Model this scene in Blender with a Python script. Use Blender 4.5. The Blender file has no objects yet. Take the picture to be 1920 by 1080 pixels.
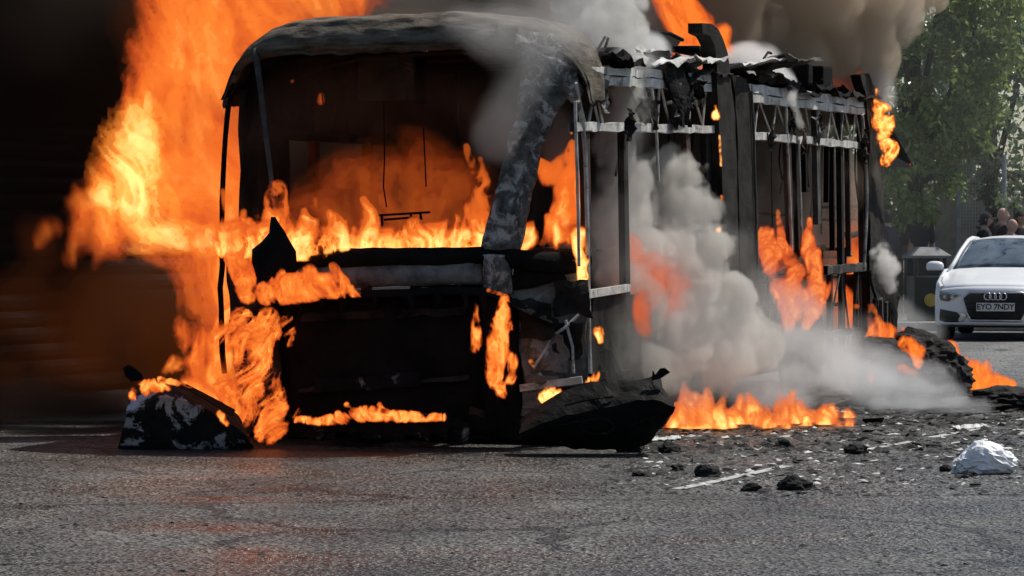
import bpy, bmesh, math, random
import numpy as np
from mathutils import Vector, Matrix

R = math.radians
F = 6500.0            # focal length in pixels of the 1920 px wide photograph
HY = 420.0            # the horizon's row in the photograph
CAM_Z = 1.6
scene = bpy.context.scene
col = scene.collection

# ------------------------------------------------------------------ camera
cam_d = bpy.data.cameras.new('camera')
cam = bpy.data.objects.new('camera', cam_d)
col.objects.link(cam)
cam.location = (0, 0, CAM_Z)
cam.rotation_euler = (R(90), 0, 0)
cam_d.sensor_width = 36.0
cam_d.lens = F / 1920 * 36.0
cam_d.shift_y = -(540 - HY) / 1920
cam_d.clip_start = 0.5
cam_d.clip_end = 2000
scene.camera = cam

# ------------------------------------------------------------------ sky, sun, exposure
SUN_AZ, SUN_EL = R(58), R(57)         # azimuth to the right of the view direction, elevation
sun_dir = Vector((math.sin(SUN_AZ) * math.cos(SUN_EL), math.cos(SUN_AZ) * math.cos(SUN_EL), math.sin(SUN_EL)))
world = bpy.data.worlds.new('World')
scene.world = world
world.use_nodes = True
wn = world.node_tree
for n in list(wn.nodes):
    wn.nodes.remove(n)
sky = wn.nodes.new('ShaderNodeTexSky')
sky.sky_type = 'NISHITA'
sky.sun_disc = False
sky.sun_elevation = SUN_EL
sky.sun_rotation = SUN_AZ
bgn = wn.nodes.new('ShaderNodeBackground')
bgn.inputs['Strength'].default_value = 0.09
wo = wn.nodes.new('ShaderNodeOutputWorld')
wn.links.new(sky.outputs[0], bgn.inputs[0])
wn.links.new(bgn.outputs[0], wo.inputs[0])
sl = bpy.data.lights.new('sun', 'SUN')
sl.energy = 4.6
sl.angle = R(0.5)
sl.color = (1.0, 0.95, 0.86)
sun = bpy.data.objects.new('sun', sl)
col.objects.link(sun)
sun.rotation_euler = sun_dir.to_track_quat('Z', 'Y').to_euler()
sun.location = (20, 40, 30)
vs = scene.view_settings
vs.view_transform = 'Standard'
vs.look = 'None'
vs.exposure = 0.0
vs.gamma = 1.0
vs.use_curve_mapping = False
cy = scene.cycles
cy.use_denoising = True
cy.volume_bounces = 3
cy.max_bounces = 8
cy.diffuse_bounces = 2
cy.glossy_bounces = 2
cy.transmission_bounces = 4
cy.transparent_max_bounces = 64
cy.use_adaptive_sampling = True
cy.adaptive_threshold = 0.03
cy.sample_clamp_indirect = 4.0
cy.caustics_reflective = False
cy.caustics_refractive = False

# ------------------------------------------------------------------ helpers
def at(px, py, Y):
    return Vector(((px - 960) * Y / F, Y, CAM_Z - (py - HY) * Y / F))

def ground(px, py):
    Y = F * CAM_Z / (py - HY)
    return Vector(((px - 960) * Y / F, Y, 0.0))

rng = random.Random(7)
NR = np.random.RandomState(11)
TAB = NR.rand(32, 32, 32).astype(np.float32).ravel()

def vnoise(P, seed=0):
    """smooth value noise in 0..1 of the points P (N,3)"""
    P = (P + np.array([seed * 7.31 + 640, seed * 3.77 + 640, seed * 5.13 + 640])).astype(np.float32)
    i = P.astype(np.int32)
    f = P - i
    f = f * f * (3 - 2 * f)
    a = i & 31; b = (i + 1) & 31
    x0 = a[:, 0] << 10; y0 = a[:, 1] << 5; z0 = a[:, 2]
    x1 = b[:, 0] << 10; y1 = b[:, 1] << 5; z1 = b[:, 2]
    fx = f[:, 0]; fy = f[:, 1]; fz = f[:, 2]
    def row(yy, zz):
        t0 = TAB.take(x0 + yy + zz); return t0 + (TAB.take(x1 + yy + zz) - t0) * fx
    c0 = row(y0, z0); c0 += (row(y1, z0) - c0) * fy
    c1 = row(y0, z1); c1 += (row(y1, z1) - c1) * fy
    return c0 + (c1 - c0) * fz

def fbm(P, octv=3, seed=0, gain=0.5):
    s = 0; a = 1.0; t = 0
    for k in range(octv):
        s = s + a * vnoise(P * (2.03 ** k), seed + k * 3)
        t += a; a *= gain
    return s / t

def n1(x, y, z, seed=0, octv=3):
    return float(fbm(np.array([[x, y, z]], dtype=np.float64), octv, seed)[0]) - 0.5

def tag(o, label=None, cat=None, group=None, kind=None):
    if label: o['label'] = label
    if cat: o['category'] = cat
    if group: o['group'] = group
    if kind: o['kind'] = kind
    return o

def empty(name, loc=(0, 0, 0), rz=0.0, parent=None):
    o = bpy.data.objects.new(name, None)
    o.empty_display_size = 0.2
    col.objects.link(o)
    o.location = loc
    o.rotation_euler = (0, 0, rz)
    o.parent = parent
    return o

class MB:
    """collects shapes and links them as one mesh object"""
    def __init__(s):
        s.v = []; s.f = []
    def add(s, vs, fs):
        b = len(s.v)
        s.v += [tuple(p) for p in vs]
        s.f += [tuple(b + i for i in f) for f in fs]
        return s
    def box(s, c, d, rot=None):
        hx, hy, hz = d[0] / 2, d[1] / 2, d[2] / 2
        m = rot if rot is not None else Matrix.Identity(3)
        c = Vector(c)
        vs = [c + m @ Vector((sx * hx, sy * hy, sz * hz)) for sz in (-1, 1) for sy in (-1, 1) for sx in (-1, 1)]
        return s.add(vs, [(0, 2, 3, 1), (4, 5, 7, 6), (0, 1, 5, 4), (2, 6, 7, 3), (0, 4, 6, 2), (1, 3, 7, 5)])
    def beam(s, a, b, w, h, up=(0, 0, 1)):
        """box beam from a to b, w sideways, h along up"""
        a = Vector(a); b = Vector(b); d = (b - a)
        L = d.length; d = d / L
        side = d.cross(Vector(up))
        if side.length < 1e-4: side = d.cross(Vector((1, 0, 0)))
        side.normalize(); u = side.cross(d).normalized()
        vs = [p + side * sx * w / 2 + u * sz * h / 2 for p in (a, b) for sx, sz in ((-1, -1), (1, -1), (1, 1), (-1, 1))]
        return s.add(vs, [(0, 1, 2, 3), (7, 6, 5, 4), (0, 4, 5, 1), (1, 5, 6, 2), (2, 6, 7, 3), (3, 7, 4, 0)])
    def tube(s, pts, r, n=8, closed=False):
        pts = [Vector(p) for p in pts]
        rs = r if isinstance(r, (list, tuple)) else [r] * len(pts)
        rings = []
        m = len(pts); ref = None
        for i, p in enumerate(pts):
            if closed: d = pts[(i + 1) % m] - pts[i - 1]
            else: d = pts[min(i + 1, m - 1)] - pts[max(i - 1, 0)]
            d.normalize()
            if ref is None:
                ref = Vector((0, 0, 1)) if abs(d.z) < 0.9 else Vector((1, 0, 0))
            a = d.cross(ref).normalized(); b = a.cross(d).normalized()
            ref = b
            rings.append([p + (a * math.cos(2 * math.pi * k / n) + b * math.sin(2 * math.pi * k / n)) * rs[i] for k in range(n)])
        vs = [q for ring in rings for q in ring]
        fs = []
        for i in range(m if closed else m - 1):
            j = (i + 1) % m
            for k in range(n):
                fs.append((i * n + k, i * n + (k + 1) % n, j * n + (k + 1) % n, j * n + k))
        if not closed:
            fs.append(tuple(range(n))[::-1]); fs.append(tuple((m - 1) * n + k for k in range(n)))
        return s.add(vs, fs)
    def prism(s, poly, off):
        """closed polygon (3-D points) pushed along off"""
        off = Vector(off); n = len(poly)
        a = [Vector(p) for p in poly]; b = [p + off for p in a]
        fs = [tuple(range(n))[::-1], tuple(range(n, 2 * n))]
        fs += [(i, (i + 1) % n, n + (i + 1) % n, n + i) for i in range(n)]
        return s.add(a + b, fs)
    def sheet(s, rows, thick=None):
        """grid of rows of points; thick = offset vector closes it into a slab"""
        nr, nc = len(rows), len(rows[0])
        vs = [Vector(p) for r_ in rows for p in r_]
        fs = [(i * nc + j, i * nc + j + 1, (i + 1) * nc + j + 1, (i + 1) * nc + j) for i in range(nr - 1) for j in range(nc - 1)]
        if thick is None:
            return s.add(vs, fs)
        t = Vector(thick); n = len(vs)
        v2 = [p + t for p in vs]
        f2 = [tuple(n + k for k in f[::-1]) for f in fs]
        rim = [j for j in range(nc)] + [i * nc + nc - 1 for i in range(1, nr)] + [(nr - 1) * nc + j for j in range(nc - 2, -1, -1)] + [i * nc for i in range(nr - 2, 0, -1)]
        f3 = [(rim[k], n + rim[k], n + rim[(k + 1) % len(rim)], rim[(k + 1) % len(rim)]) for k in range(len(rim))]
        return s.add(v2 + vs, [tuple(k - n if k >= n else k + n for k in f) for f in (fs + f2 + f3)])
    def lathe(s, prof, c=(0, 0, 0), n=20, axis='Z'):
        vs = []; m = len(prof); c = Vector(c)
        for r_, h in prof:
            for k in range(n):
                a = 2 * math.pi * k / n
                p = (r_ * math.cos(a), r_ * math.sin(a), h)
                if axis == 'X': p = (h, p[0], p[1])
                if axis == 'Y': p = (p[0], h, p[1])
                vs.append(c + Vector(p))
        fs = [(i * n + k, i * n + (k + 1) % n, (i + 1) * n + (k + 1) % n, (i + 1) * n + k) for i in range(m - 1) for k in range(n)]
        fs.append(tuple(range(n))[::-1]); fs.append(tuple((m - 1) * n + k for k in range(n)))
        return s.add(vs, fs)
    def jitter(s, amp, freq=6.0, seed=0):
        if not s.v: return s
        P = np.array(s.v)
        d = np.stack([fbm(P * freq, 3, seed + k * 11) for k in range(3)], 1) - 0.5
        s.v = [tuple(p) for p in P + d * 2 * amp]
        return s
    def build(s, name, mat, parent=None, smooth=False, bevel=0.0, recalc=True):
        me = bpy.data.meshes.new(name)
        me.from_pydata(s.v, [], s.f)
        if recalc:
            bm = bmesh.new(); bm.from_mesh(me)
            bmesh.ops.recalc_face_normals(bm, faces=bm.faces)
            bm.to_mesh(me); bm.free()
        if smooth:
            me.polygons.foreach_set('use_smooth', [True] * len(me.polygons))
        me.materials.append(mat)
        o = bpy.data.objects.new(name, me)
        col.objects.link(o)
        o.parent = parent
        if bevel:
            b = o.modifiers.new('bevel', 'BEVEL'); b.width = bevel; b.segments = 2; b.limit_method = 'ANGLE'
        return o

# ------------------------------------------------------------------ materials
def new_mat(name):
    m = bpy.data.materials.new(name)
    m.use_nodes = True
    nt = m.node_tree
    for n in list(nt.nodes): nt.nodes.remove(n)
    return m, nt

def surf(name, c1, c2, scale=6.0, rough=0.85, bump=0.3, bscale=30.0, patch=None, pscale=3.0, pth=0.6, metal=0.0, spec=0.3, stretch=(1, 1, 1), bdist=0.02, soft=0.12):
    """noise between two colours, optional patches of a third, bump"""
    m, nt = new_mat(name)
    N = nt.nodes.new; L = nt.links.new
    out = N('ShaderNodeOutputMaterial'); b = N('ShaderNodeBsdfPrincipled')
    L(b.outputs[0], out.inputs[0])
    tc = N('ShaderNodeTexCoord'); mp = N('ShaderNodeMapping')
    mp.inputs['Scale'].default_value = stretch
    L(tc.outputs['Object'], mp.inputs[0])
    n1_ = N('ShaderNodeTexNoise'); n1_.inputs['Scale'].default_value = scale; n1_.inputs['Detail'].default_value = 8; n1_.inputs['Roughness'].default_value = 0.65
    L(mp.outputs[0], n1_.inputs[0])
    rp = N('ShaderNodeValToRGB'); rp.color_ramp.elements[0].position = 0.35; rp.color_ramp.elements[1].position = 0.66
    rp.color_ramp.elements[0].color = (*c1, 1); rp.color_ramp.elements[1].color = (*c2, 1)
    L(n1_.outputs[0], rp.inputs[0])
    colr = rp.outputs[0]
    if patch is not None:
        n2 = N('ShaderNodeTexNoise'); n2.inputs['Scale'].default_value = pscale; n2.inputs['Detail'].default_value = 9; n2.inputs['Roughness'].default_value = 0.7
        n2.inputs['Distortion'].default_value = 0.6
        L(mp.outputs[0], n2.inputs[0])
        r2 = N('ShaderNodeValToRGB'); r2.color_ramp.elements[0].position = pth; r2.color_ramp.elements[1].position = pth + soft
        L(n2.outputs[0], r2.inputs[0])
        mx = N('ShaderNodeMixRGB'); mx.inputs[2].default_value = (*patch, 1)
        L(r2.outputs[0], mx.inputs[0]); L(colr, mx.inputs[1]); colr = mx.outputs[0]
    L(colr, b.inputs['Base Color'])
    b.inputs['Roughness'].default_value = rough
    b.inputs['Metallic'].default_value = metal
    b.inputs['Specular IOR Level'].default_value = spec
    if bump:
        n3 = N('ShaderNodeTexNoise'); n3.inputs['Scale'].default_value = bscale; n3.inputs['Detail'].default_value = 6; n3.inputs['Roughness'].default_value = 0.7
        L(mp.outputs[0], n3.inputs[0])
        bp = N('ShaderNodeBump'); bp.inputs['Strength'].default_value = bump; bp.inputs['Distance'].default_value = bdist
        L(n3.outputs[0], bp.inputs['Height']); L(bp.outputs[0], b.inputs['Normal'])
    return m

def vol(name, dens, albedo=(0.8, 0.8, 0.8), aniso=0.2, glow=None, power=0.0):
    """even volume; glow = the colour a thick layer reaches (a sooty flame)"""
    m, nt = new_mat(name)
    out = nt.nodes.new('ShaderNodeOutputMaterial'); v = nt.nodes.new('ShaderNodeVolumePrincipled')
    nt.links.new(v.outputs[0], out.inputs['Volume'])
    v.inputs['Density'].default_value = dens
    v.inputs['Color'].default_value = (*albedo, 1)
    v.inputs['Absorption Color'].default_value = (0, 0, 0, 1)
    v.inputs['Anisotropy'].default_value = aniso
    if glow is not None:
        v.inputs['Emission Color'].default_value = (*glow, 1)
        v.inputs['Emission Strength'].default_value = power
    return m

M = {}
M['char'] = surf('charred_metal', (0.007, 0.007, 0.006), (0.035, 0.031, 0.027), 5, 0.9, 0.6, 25, spec=0.15, patch=(0.10, 0.10, 0.095), pscale=3.2, pth=0.66)
M['black'] = surf('burnt_black', (0.003, 0.003, 0.003), (0.010, 0.009, 0.009), 5, 0.9, 0.6, 22, spec=0.12, patch=(0.05, 0.05, 0.05), pscale=4.5, pth=0.7)
M['scab'] = surf('scabbed_paint', (0.05, 0.049, 0.046), (0.20, 0.195, 0.185), 14, 0.9, 0.9, 22, patch=(0.48, 0.465, 0.44), pscale=9.0, pth=0.50, bdist=0.04, spec=0.1, soft=0.1)
M['pale_ash'] = surf('pale_ash_sheet', (0.05, 0.048, 0.045), (0.24, 0.235, 0.22), 5, 0.95, 0.8, 16, patch=(0.5, 0.49, 0.46), pscale=4.0, pth=0.58, spec=0.1)
M['ash'] = surf('ashen_panel', (0.03, 0.03, 0.028), (0.11, 0.105, 0.095), 4, 0.92, 0.7, 16, patch=(0.22, 0.215, 0.20), pscale=3.0, pth=0.6)
M['cap'] = surf('sooty_roof_front', (0.045, 0.039, 0.032), (0.20, 0.17, 0.135), 4.5, 0.9, 0.9, 16, patch=(0.014, 0.013, 0.012), pscale=3.2, pth=0.52, stretch=(0.6, 1, 2.2), spec=0.1)
M['rail'] = surf('burnt_aluminium', (0.34, 0.33, 0.30), (0.72, 0.71, 0.67), 5, 0.6, 0.6, 18, patch=(0.035, 0.03, 0.026), pscale=5.5, pth=0.52, soft=0.16)
M['rod'] = surf('bare_rod', (0.25, 0.24, 0.22), (0.6, 0.58, 0.54), 6, 0.6, 0.2, 30, patch=(0.02, 0.02, 0.02), pscale=9.0, pth=0.55)
M['white_ash'] = surf('white_ash', (0.4, 0.39, 0.37), (0.8, 0.8, 0.78), 4, 0.9, 0.7, 14, patch=(0.05, 0.047, 0.042), pscale=4.5, pth=0.53)
M['rust'] = surf('rusty_steel', (0.02, 0.012, 0.009), (0.07, 0.035, 0.022), 5, 0.85, 0.5, 25, patch=(0.01, 0.01, 0.01), pscale=4, pth=0.6)
M['bumper'] = surf('burnt_plastic', (0.002, 0.002, 0.002), (0.006, 0.006, 0.006), 5, 0.7, 0.35, 14, patch=(0.02, 0.02, 0.02), pscale=3.0, pth=0.73, spec=0.12)
M['peeled'] = surf('peeling_plastic', (0.003, 0.003, 0.003), (0.01, 0.01, 0.01), 5, 0.75, 0.5, 14, patch=(0.42, 0.44, 0.48), pscale=2.6, pth=0.575, soft=0.03)
M['tyre'] = surf('burnt_rubber', (0.006, 0.006, 0.006), (0.025, 0.022, 0.02), 12, 0.8, 0.8, 30, patch=(0.08, 0.07, 0.06), pscale=12, pth=0.68)

M['sooted'] = surf('sooted_ash', (0.004, 0.004, 0.004), (0.012, 0.012, 0.012), 5, 0.9, 0.8, 18, patch=(0.22, 0.22, 0.22), pscale=6.0, pth=0.56, spec=0.1)
# ------------------------------------------------------------------ fire and smoke bodies: fields turned into closed meshes
def surface_nets(G, iso, org, h):
    S = G > iso
    nx, ny, nz = G.shape
    c = np.zeros((nx - 1, ny - 1, nz - 1), np.int8)
    for dx in (0, 1):
        for dy in (0, 1):
            for dz in (0, 1):
                c += S[dx:nx - 1 + dx, dy:ny - 1 + dy, dz:nz - 1 + dz]
    act = (c > 0) & (c < 8)
    idx = np.full(c.shape, -1, np.int64)
    cells = np.argwhere(act)
    if len(cells) == 0: return None
    idx[act] = np.arange(len(cells))
    acc = np.zeros((len(cells), 3)); cnt = np.zeros(len(cells))
    corners = [(a, b, d) for a in (0, 1) for b in (0, 1) for d in (0, 1)]
    g = {k: G[cells[:, 0] + k[0], cells[:, 1] + k[1], cells[:, 2] + k[2]] for k in corners}
    for a in corners:
        for ax in range(3):
            if a[ax] == 1: continue
            b = list(a); b[ax] = 1; b = tuple(b)
            m = (g[a] > iso) != (g[b] > iso)
            t = (iso - g[a][m]) / (g[b][m] - g[a][m])
            p = np.tile(np.array(a, float), (m.sum(), 1)); p[:, ax] = t
            acc[m] += p; cnt[m] += 1
    V = (cells + acc / cnt[:, None]) * np.array(h) + np.array(org)
    quads = []
    for ax in range(3):
        sl0 = [slice(None)] * 3; sl1 = [slice(None)] * 3
        sl0[ax] = slice(0, -1); sl1[ax] = slice(1, None)
        A = S[tuple(sl0)]; B = S[tuple(sl1)]
        e = np.argwhere(A != B)
        o1, o2 = [k for k in range(3) if k != ax]
        e = e[(e[:, o1] > 0) & (e[:, o2] > 0) & (e[:, o1] < G.shape[o1] - 1) & (e[:, o2] < G.shape[o2] - 1)]
        inside = A[e[:, 0], e[:, 1], e[:, 2]]
        def cell(d1, d2):
            q = e.copy(); q[:, o1] -= d1; q[:, o2] -= d2
            return idx[q[:, 0], q[:, 1], q[:, 2]]
        q = np.stack([cell(1, 1), cell(0, 1), cell(0, 0), cell(1, 0)], 1)
        flip = inside if ax != 1 else ~inside
        q[~flip] = q[~flip][:, ::-1]
        quads.append(q)
    Q = np.concatenate(quads)
    return V, Q[(Q >= 0).all(1)]

def np_mesh(name, V, Q, mat, parent=None):
    me = bpy.data.meshes.new(name)
    me.vertices.add(len(V)); me.vertices.foreach_set('co', V.astype(np.float32).ravel())
    me.loops.add(len(Q) * 4); me.loops.foreach_set('vertex_index', Q.astype(np.int32).ravel())
    me.polygons.add(len(Q)); me.polygons.foreach_set('loop_start', np.arange(0, len(Q) * 4, 4, dtype=np.int32))
    me.update(calc_edges=True)
    me.materials.append(mat)
    o = bpy.data.objects.new(name, me); col.objects.link(o); o.parent = parent
    return o

def envelope(ax, spines, dscale, pad):
    """1 on the spines, 0 at their radius, negative outside; dscale < 1 flattens the body in depth"""
    e = np.full([len(a) for a in ax], -9.0, np.float32)
    D = np.array([1, 1 / dscale, 1])
    for sp in spines:
        pts = [(np.array(at(x, y, Y)), r) for x, y, Y, r in sp]
        if len(pts) == 1: pts = pts * 2
        for (a, ra), (b, rb) in zip(pts[:-1], pts[1:]):
            q = max(ra, rb) * (1 + pad * 1.6) / D
            sl = tuple(slice(*np.searchsorted(ax[k], (min(a[k], b[k]) - q[k], max(a[k], b[k]) + q[k]))) for k in range(3))
            X = [((ax[k][sl[k]] - a[k]) * D[k]).astype(np.float32) for k in range(3)]
            ba = (b - a) * D
            L2 = float(ba @ ba)
            x_, y_, z_ = X[0][:, None, None], X[1][None, :, None], X[2][None, None, :]
            t = np.clip((x_ * ba[0] + y_ * ba[1] + z_ * ba[2]) / L2, 0, 1).astype(np.float32) if L2 > 1e-9 else np.float32(0) * (x_ + y_ + z_)
            d = np.sqrt((x_ - t * ba[0]) ** 2 + (y_ - t * ba[1]) ** 2 + (z_ - t * ba[2]) ** 2)
            v = 1 - d / (ra + (rb - ra) * t)
            np.maximum(e[sl], v, out=e[sl])
    return e

def field(spines, h, dscale=0.6, pad=0.25, hy=1.0):
    hv = np.array([h, h * hy, h])
    lo = np.full(3, 1e9); hi = -lo
    for sp in spines:
        for x, y, Y, r in sp:
            p = np.array(at(x, y, Y)); q = np.array([r, r * dscale, r]) * (1 + pad * 1.6) + hv
            lo = np.minimum(lo, p - q); hi = np.maximum(hi, p + q)
    n = np.ceil((hi - lo) / hv).astype(int) + 3
    return [lo[k] + hv[k] * np.arange(n[k]) for k in range(3)], lo

def body(spines, h, shape, dscale=0.6, pad=0.25, floor=0.005, hy=1.0):
    """envelope + shape(P, e) near the spines, on a padded grid"""
    ax, lo = field(spines, h, dscale, pad, hy)
    e = envelope(ax, spines, dscale, pad)
    G = np.full(e.shape, -1.0, np.float32)
    m = np.nonzero(e > -pad * 1.6)
    P = np.stack([ax[k][m[k]] for k in range(3)], 1).astype(np.float32)
    em = e[m]
    G[m] = shape(P, np.where(em < 0, em * 2.4, em))
    if floor is not None: G[:, :, ax[2] < floor] = -1
    G[0] = G[-1] = -1; G[:, 0] = G[:, -1] = -1; G[:, :, 0] = G[:, :, -1] = -1
    return G, lo

FL = {   # each kind of flame: colour of its light, soot that dims it (share of its strength)
    'halo': ((0.06, 0.014, 0.003), 1.0), 'deep': ((0.42, 0.05, 0.008), 1.0), 'red': ((0.80, 0.105, 0.02), 1.0), 'salmon': ((0.80, 0.17, 0.06), 1.0),
    'orange': ((0.98, 0.20, 0.020), 0.85), 'amber': ((1.0, 0.33, 0.045), 0.6), 'yellow': ((1.0, 0.58, 0.15), 0.3), 'faint': ((0.5, 0.07, 0.012), 0.8), 'white': ((1.0, 0.76, 0.34), 0.2)}

_fm = {}
def flame_mat(kind, power):
    k = (kind, round(power, 2))
    if k not in _fm: _fm[k] = vol('flame_%s' % kind, power * FL[kind][1], (0, 0, 0), 0, FL[kind][0], power)
    return _fm[k]

def flames(label, spines, layers, h=0.025, freq=5.0, amp=0.9, stretch=0.38, lean=(0, 0), dscale=0.5, seed=0, warp=0.12, octv=3, floor=0.005, pad=0.3, ridge=0.35, cap=0.7, hot=None, hy=1.8, gain=0.66):
    """layers: (iso, colour, density); the first one is the outside"""
    def shape(P, e):
        Q = P.copy()
        w = np.stack([vnoise(P * freq * 0.5, seed + 20), vnoise(P * freq * 0.5, seed + 30), vnoise(P * freq * 0.5, seed + 40)], 1) - 0.5
        Q += w * (warp * 2)
        Q[:, 0] -= lean[0] * P[:, 2]
        Q[:, 2] *= stretch
        s = 0; a = 1.0; t = 0
        for k in range(octv):
            n = vnoise(Q * freq * 2.03 ** k, seed + k * 3)
            s = s + a * ((1 - ridge) * (n - 0.5) * 1.6 + ridge * (0.44 - np.abs(2 * n - 1) * 1.7))
            t += a; a *= gain
        return np.minimum(e, cap) + amp * s / t
    G, lo = body(spines, h, shape, dscale, pad, floor, hy)
    root = None
    H = G
    if hot is not None:      # hotter towards its foot: (row in the photo, distance, change per metre)
        z0 = CAM_Z - (hot[0] - HY) * hot[1] / F
        H = G - hot[2] * (lo[2] + h * np.arange(G.shape[2]) - z0)[None, None, :]
        H = np.minimum(H, G + 0.35)
        H[0] = H[-1] = -1; H[:, 0] = H[:, -1] = -1; H[:, :, 0] = H[:, :, -1] = -1
    for iso, kind, dens in layers:
        r = surface_nets(H if kind in ('amber', 'yellow', 'white') else G, iso, lo, (h, h * hy, h))
        if r is None: continue
        o = np_mesh('flames' if root is None else 'flame_core', r[0], r[1], flame_mat(kind, dens), root)
        if root is None:
            root = o; tag(o, label, 'flames', kind='stuff')
        else: tag(o, kind='stuff')
    return root

def smoke(label, spines, mat, h=0.06, freq=2.0, amp=0.9, dscale=0.8, seed=0, octv=3, floor=0.005, billow=True, pad=0.35, iso=0.0, step=0.14):
    def shape(P, e):
        if billow:
            s = 0; a = 1.0
            for k in range(octv):
                s = s + a * (np.abs(vnoise(P * freq * 2.1 ** k, seed + 5 * k) - 0.5) * 2 - 0.35)
                a *= 0.56
            return e + amp * s
        return e + amp * (fbm(P * freq, octv, seed) - 0.5) * 1.8
    G, lo = body(spines, h, shape, dscale, pad, floor)
    root = None
    mats = mat if isinstance(mat, list) else [mat]
    for k, m_ in enumerate(mats):
        r = surface_nets(G, iso + k * step, lo, (h, h, h))
        if r is None: continue
        o = np_mesh('smoke' if root is None else 'thicker_smoke', r[0], r[1], m_, root)
        if root is None: root = tag(o, label, 'smoke', kind='stuff')
        else: tag(o, kind='stuff')
    return root

def soft(name, dens, albedo, aniso=0.2, n=4):
    """nested layers, so that the smoke thins out towards its edge"""
    w = [0.35, 0.7, 1.2, 1.75][:n]
    return [vol(name, dens * v / sum(w), albedo, aniso) for v in w]

# ------------------------------------------------------------------ the ground
def road_mat():
    m, nt = new_mat('asphalt')
    N = nt.nodes.new; L = nt.links.new
    def noise(s, d=6, rough=0.6, dist=0.0):
        n = N('ShaderNodeTexNoise'); n.inputs['Scale'].default_value = s; n.inputs['Detail'].default_value = d; n.inputs['Roughness'].default_value = rough; n.inputs['Distortion'].default_value = dist
        L(tc.outputs['Object'], n.inputs[0]); return n.outputs[0]
    def ramp(src, p0, p1, c0=(0, 0, 0), c1=(1, 1, 1)):
        r = N('ShaderNodeValToRGB'); r.color_ramp.elements[0].position = p0; r.color_ramp.elements[1].position = p1
        r.color_ramp.elements[0].color = (*c0, 1); r.color_ramp.elements[1].color = (*c1, 1); L(src, r.inputs[0]); return r.outputs[0]
    def mix(f, a, b, mode='MIX'):
        x = N('ShaderNodeMixRGB'); x.blend_type = mode
        if isinstance(f, float): x.inputs[0].default_value = f
        else: L(f, x.inputs[0])
        for k, v in ((1, a), (2, b)):
            if isinstance(v, tuple): x.inputs[k].default_value = (*v, 1)
            else: L(v, x.inputs[k])
        return x.outputs[0]
    def math_(op, a, b=0.0, c=None):
        x = N('ShaderNodeMath'); x.operation = op
        for k, v in enumerate((a, b) if c is None else (a, b, c)):
            if isinstance(v, (int, float)): x.inputs[k].default_value = v
            else: L(v, x.inputs[k])
        return x.outputs[0]
    out = N('ShaderNodeOutputMaterial'); b = N('ShaderNodeBsdfPrincipled'); L(b.outputs[0], out.inputs[0])
    tc = N('ShaderNodeTexCoord')
    vo = N('ShaderNodeTexVoronoi'); vo.inputs['Scale'].default_value = 42; L(tc.outputs['Object'], vo.inputs[0])
    vb = N('ShaderNodeTexVoronoi'); vb.inputs['Scale'].default_value = 21; L(tc.outputs['Object'], vb.inputs[0])
    base = ramp(noise(0.55, 7, 0.65), 0.34, 0.66, (0.022, 0.022, 0.022), (0.098, 0.095, 0.09))
    sp = N('ShaderNodeSeparateColor'); L(vo.outputs['Color'], sp.inputs[0])
    base = mix(1.0, base, ramp(sp.outputs[0], 0.2, 0.95, (0.35, 0.35, 0.35), (2.3, 2.25, 2.15)), 'MULTIPLY')
    base = mix(ramp(noise(2.6, 8, 0.7, 0.5), 0.60, 0.72), base, (0.16, 0.155, 0.145))          # dusty wear
    # cracks and a patched trench
    ck = N('ShaderNodeTexVoronoi'); ck.feature = 'DISTANCE_TO_EDGE'; ck.inputs['Scale'].default_value = 0.42
    wv = N('ShaderNodeVectorMath'); wv.operation = 'MULTIPLY_ADD'; wv.inputs[1].default_value = (0.7, 0.7, 0.7)
    nc = N('ShaderNodeTexNoise'); nc.inputs['Scale'].default_value = 1.4; nc.inputs['Detail'].default_value = 6; L(tc.outputs['Object'], nc.inputs[0])
    L(nc.outputs['Color'], wv.inputs[0]); L(tc.outputs['Object'], wv.inputs[2]); L(wv.outputs[0], ck.inputs[0])
    crack = math_('MULTIPLY', math_('LESS_THAN', ck.outputs['Distance'], 0.016), ramp(noise(0.35, 3), 0.42, 0.5))
    base = mix(crack, base, (0.008, 0.008, 0.008))
    # grazing sun glare put into the road colour, paler farther up
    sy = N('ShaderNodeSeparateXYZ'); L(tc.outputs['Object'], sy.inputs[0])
    far_glare = ramp(math_('MULTIPLY_ADD', noise(0.4, 6), 0.10, math_('MULTIPLY', sy.outputs[1], 0.01)), 0.37, 0.43)
    base = mix(math_('MULTIPLY', far_glare, 0.8), base, mix(1.0, ramp(noise(5.0, 8, 0.75), 0.3, 0.7, (0.12, 0.12, 0.118), (0.34, 0.335, 0.32)), ramp(sp.outputs[0], 0.1, 0.9, (0.6, 0.6, 0.6), (1.4, 1.4, 1.4)), 'MULTIPLY'))
    # soot spilt round the burning bus and drips of tar
    sx = N('ShaderNodeSeparateXYZ'); L(tc.outputs['Object'], sx.inputs[0])
    d1 = math_('ABSOLUTE', math_('SUBTRACT', math_('SUBTRACT', sx.outputs[0], 0.6), math_('MULTIPLY', math_('SUBTRACT', sx.outputs[1], 28.0), 0.31)))
    d2 = math_('MULTIPLY', math_('ABSOLUTE', math_('SUBTRACT', sx.outputs[1], 29.5)), 0.38)
    dd = math_('MAXIMUM', d1, d2)
    soot = ramp(math_('ADD', math_('MULTIPLY', dd, 0.22), math_('MULTIPLY', noise(0.8, 8, 0.7, 0.6), 0.55)), 0.62, 0.92, (1, 1, 1), (0, 0, 0))
    base = mix(math_('MULTIPLY', soot, 0.75), base, (0.008, 0.0075, 0.007))
    base = mix(ramp(noise(1.1, 8, 0.75, 0.8), 0.58, 0.66), base, (0.014, 0.014, 0.014))
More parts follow.
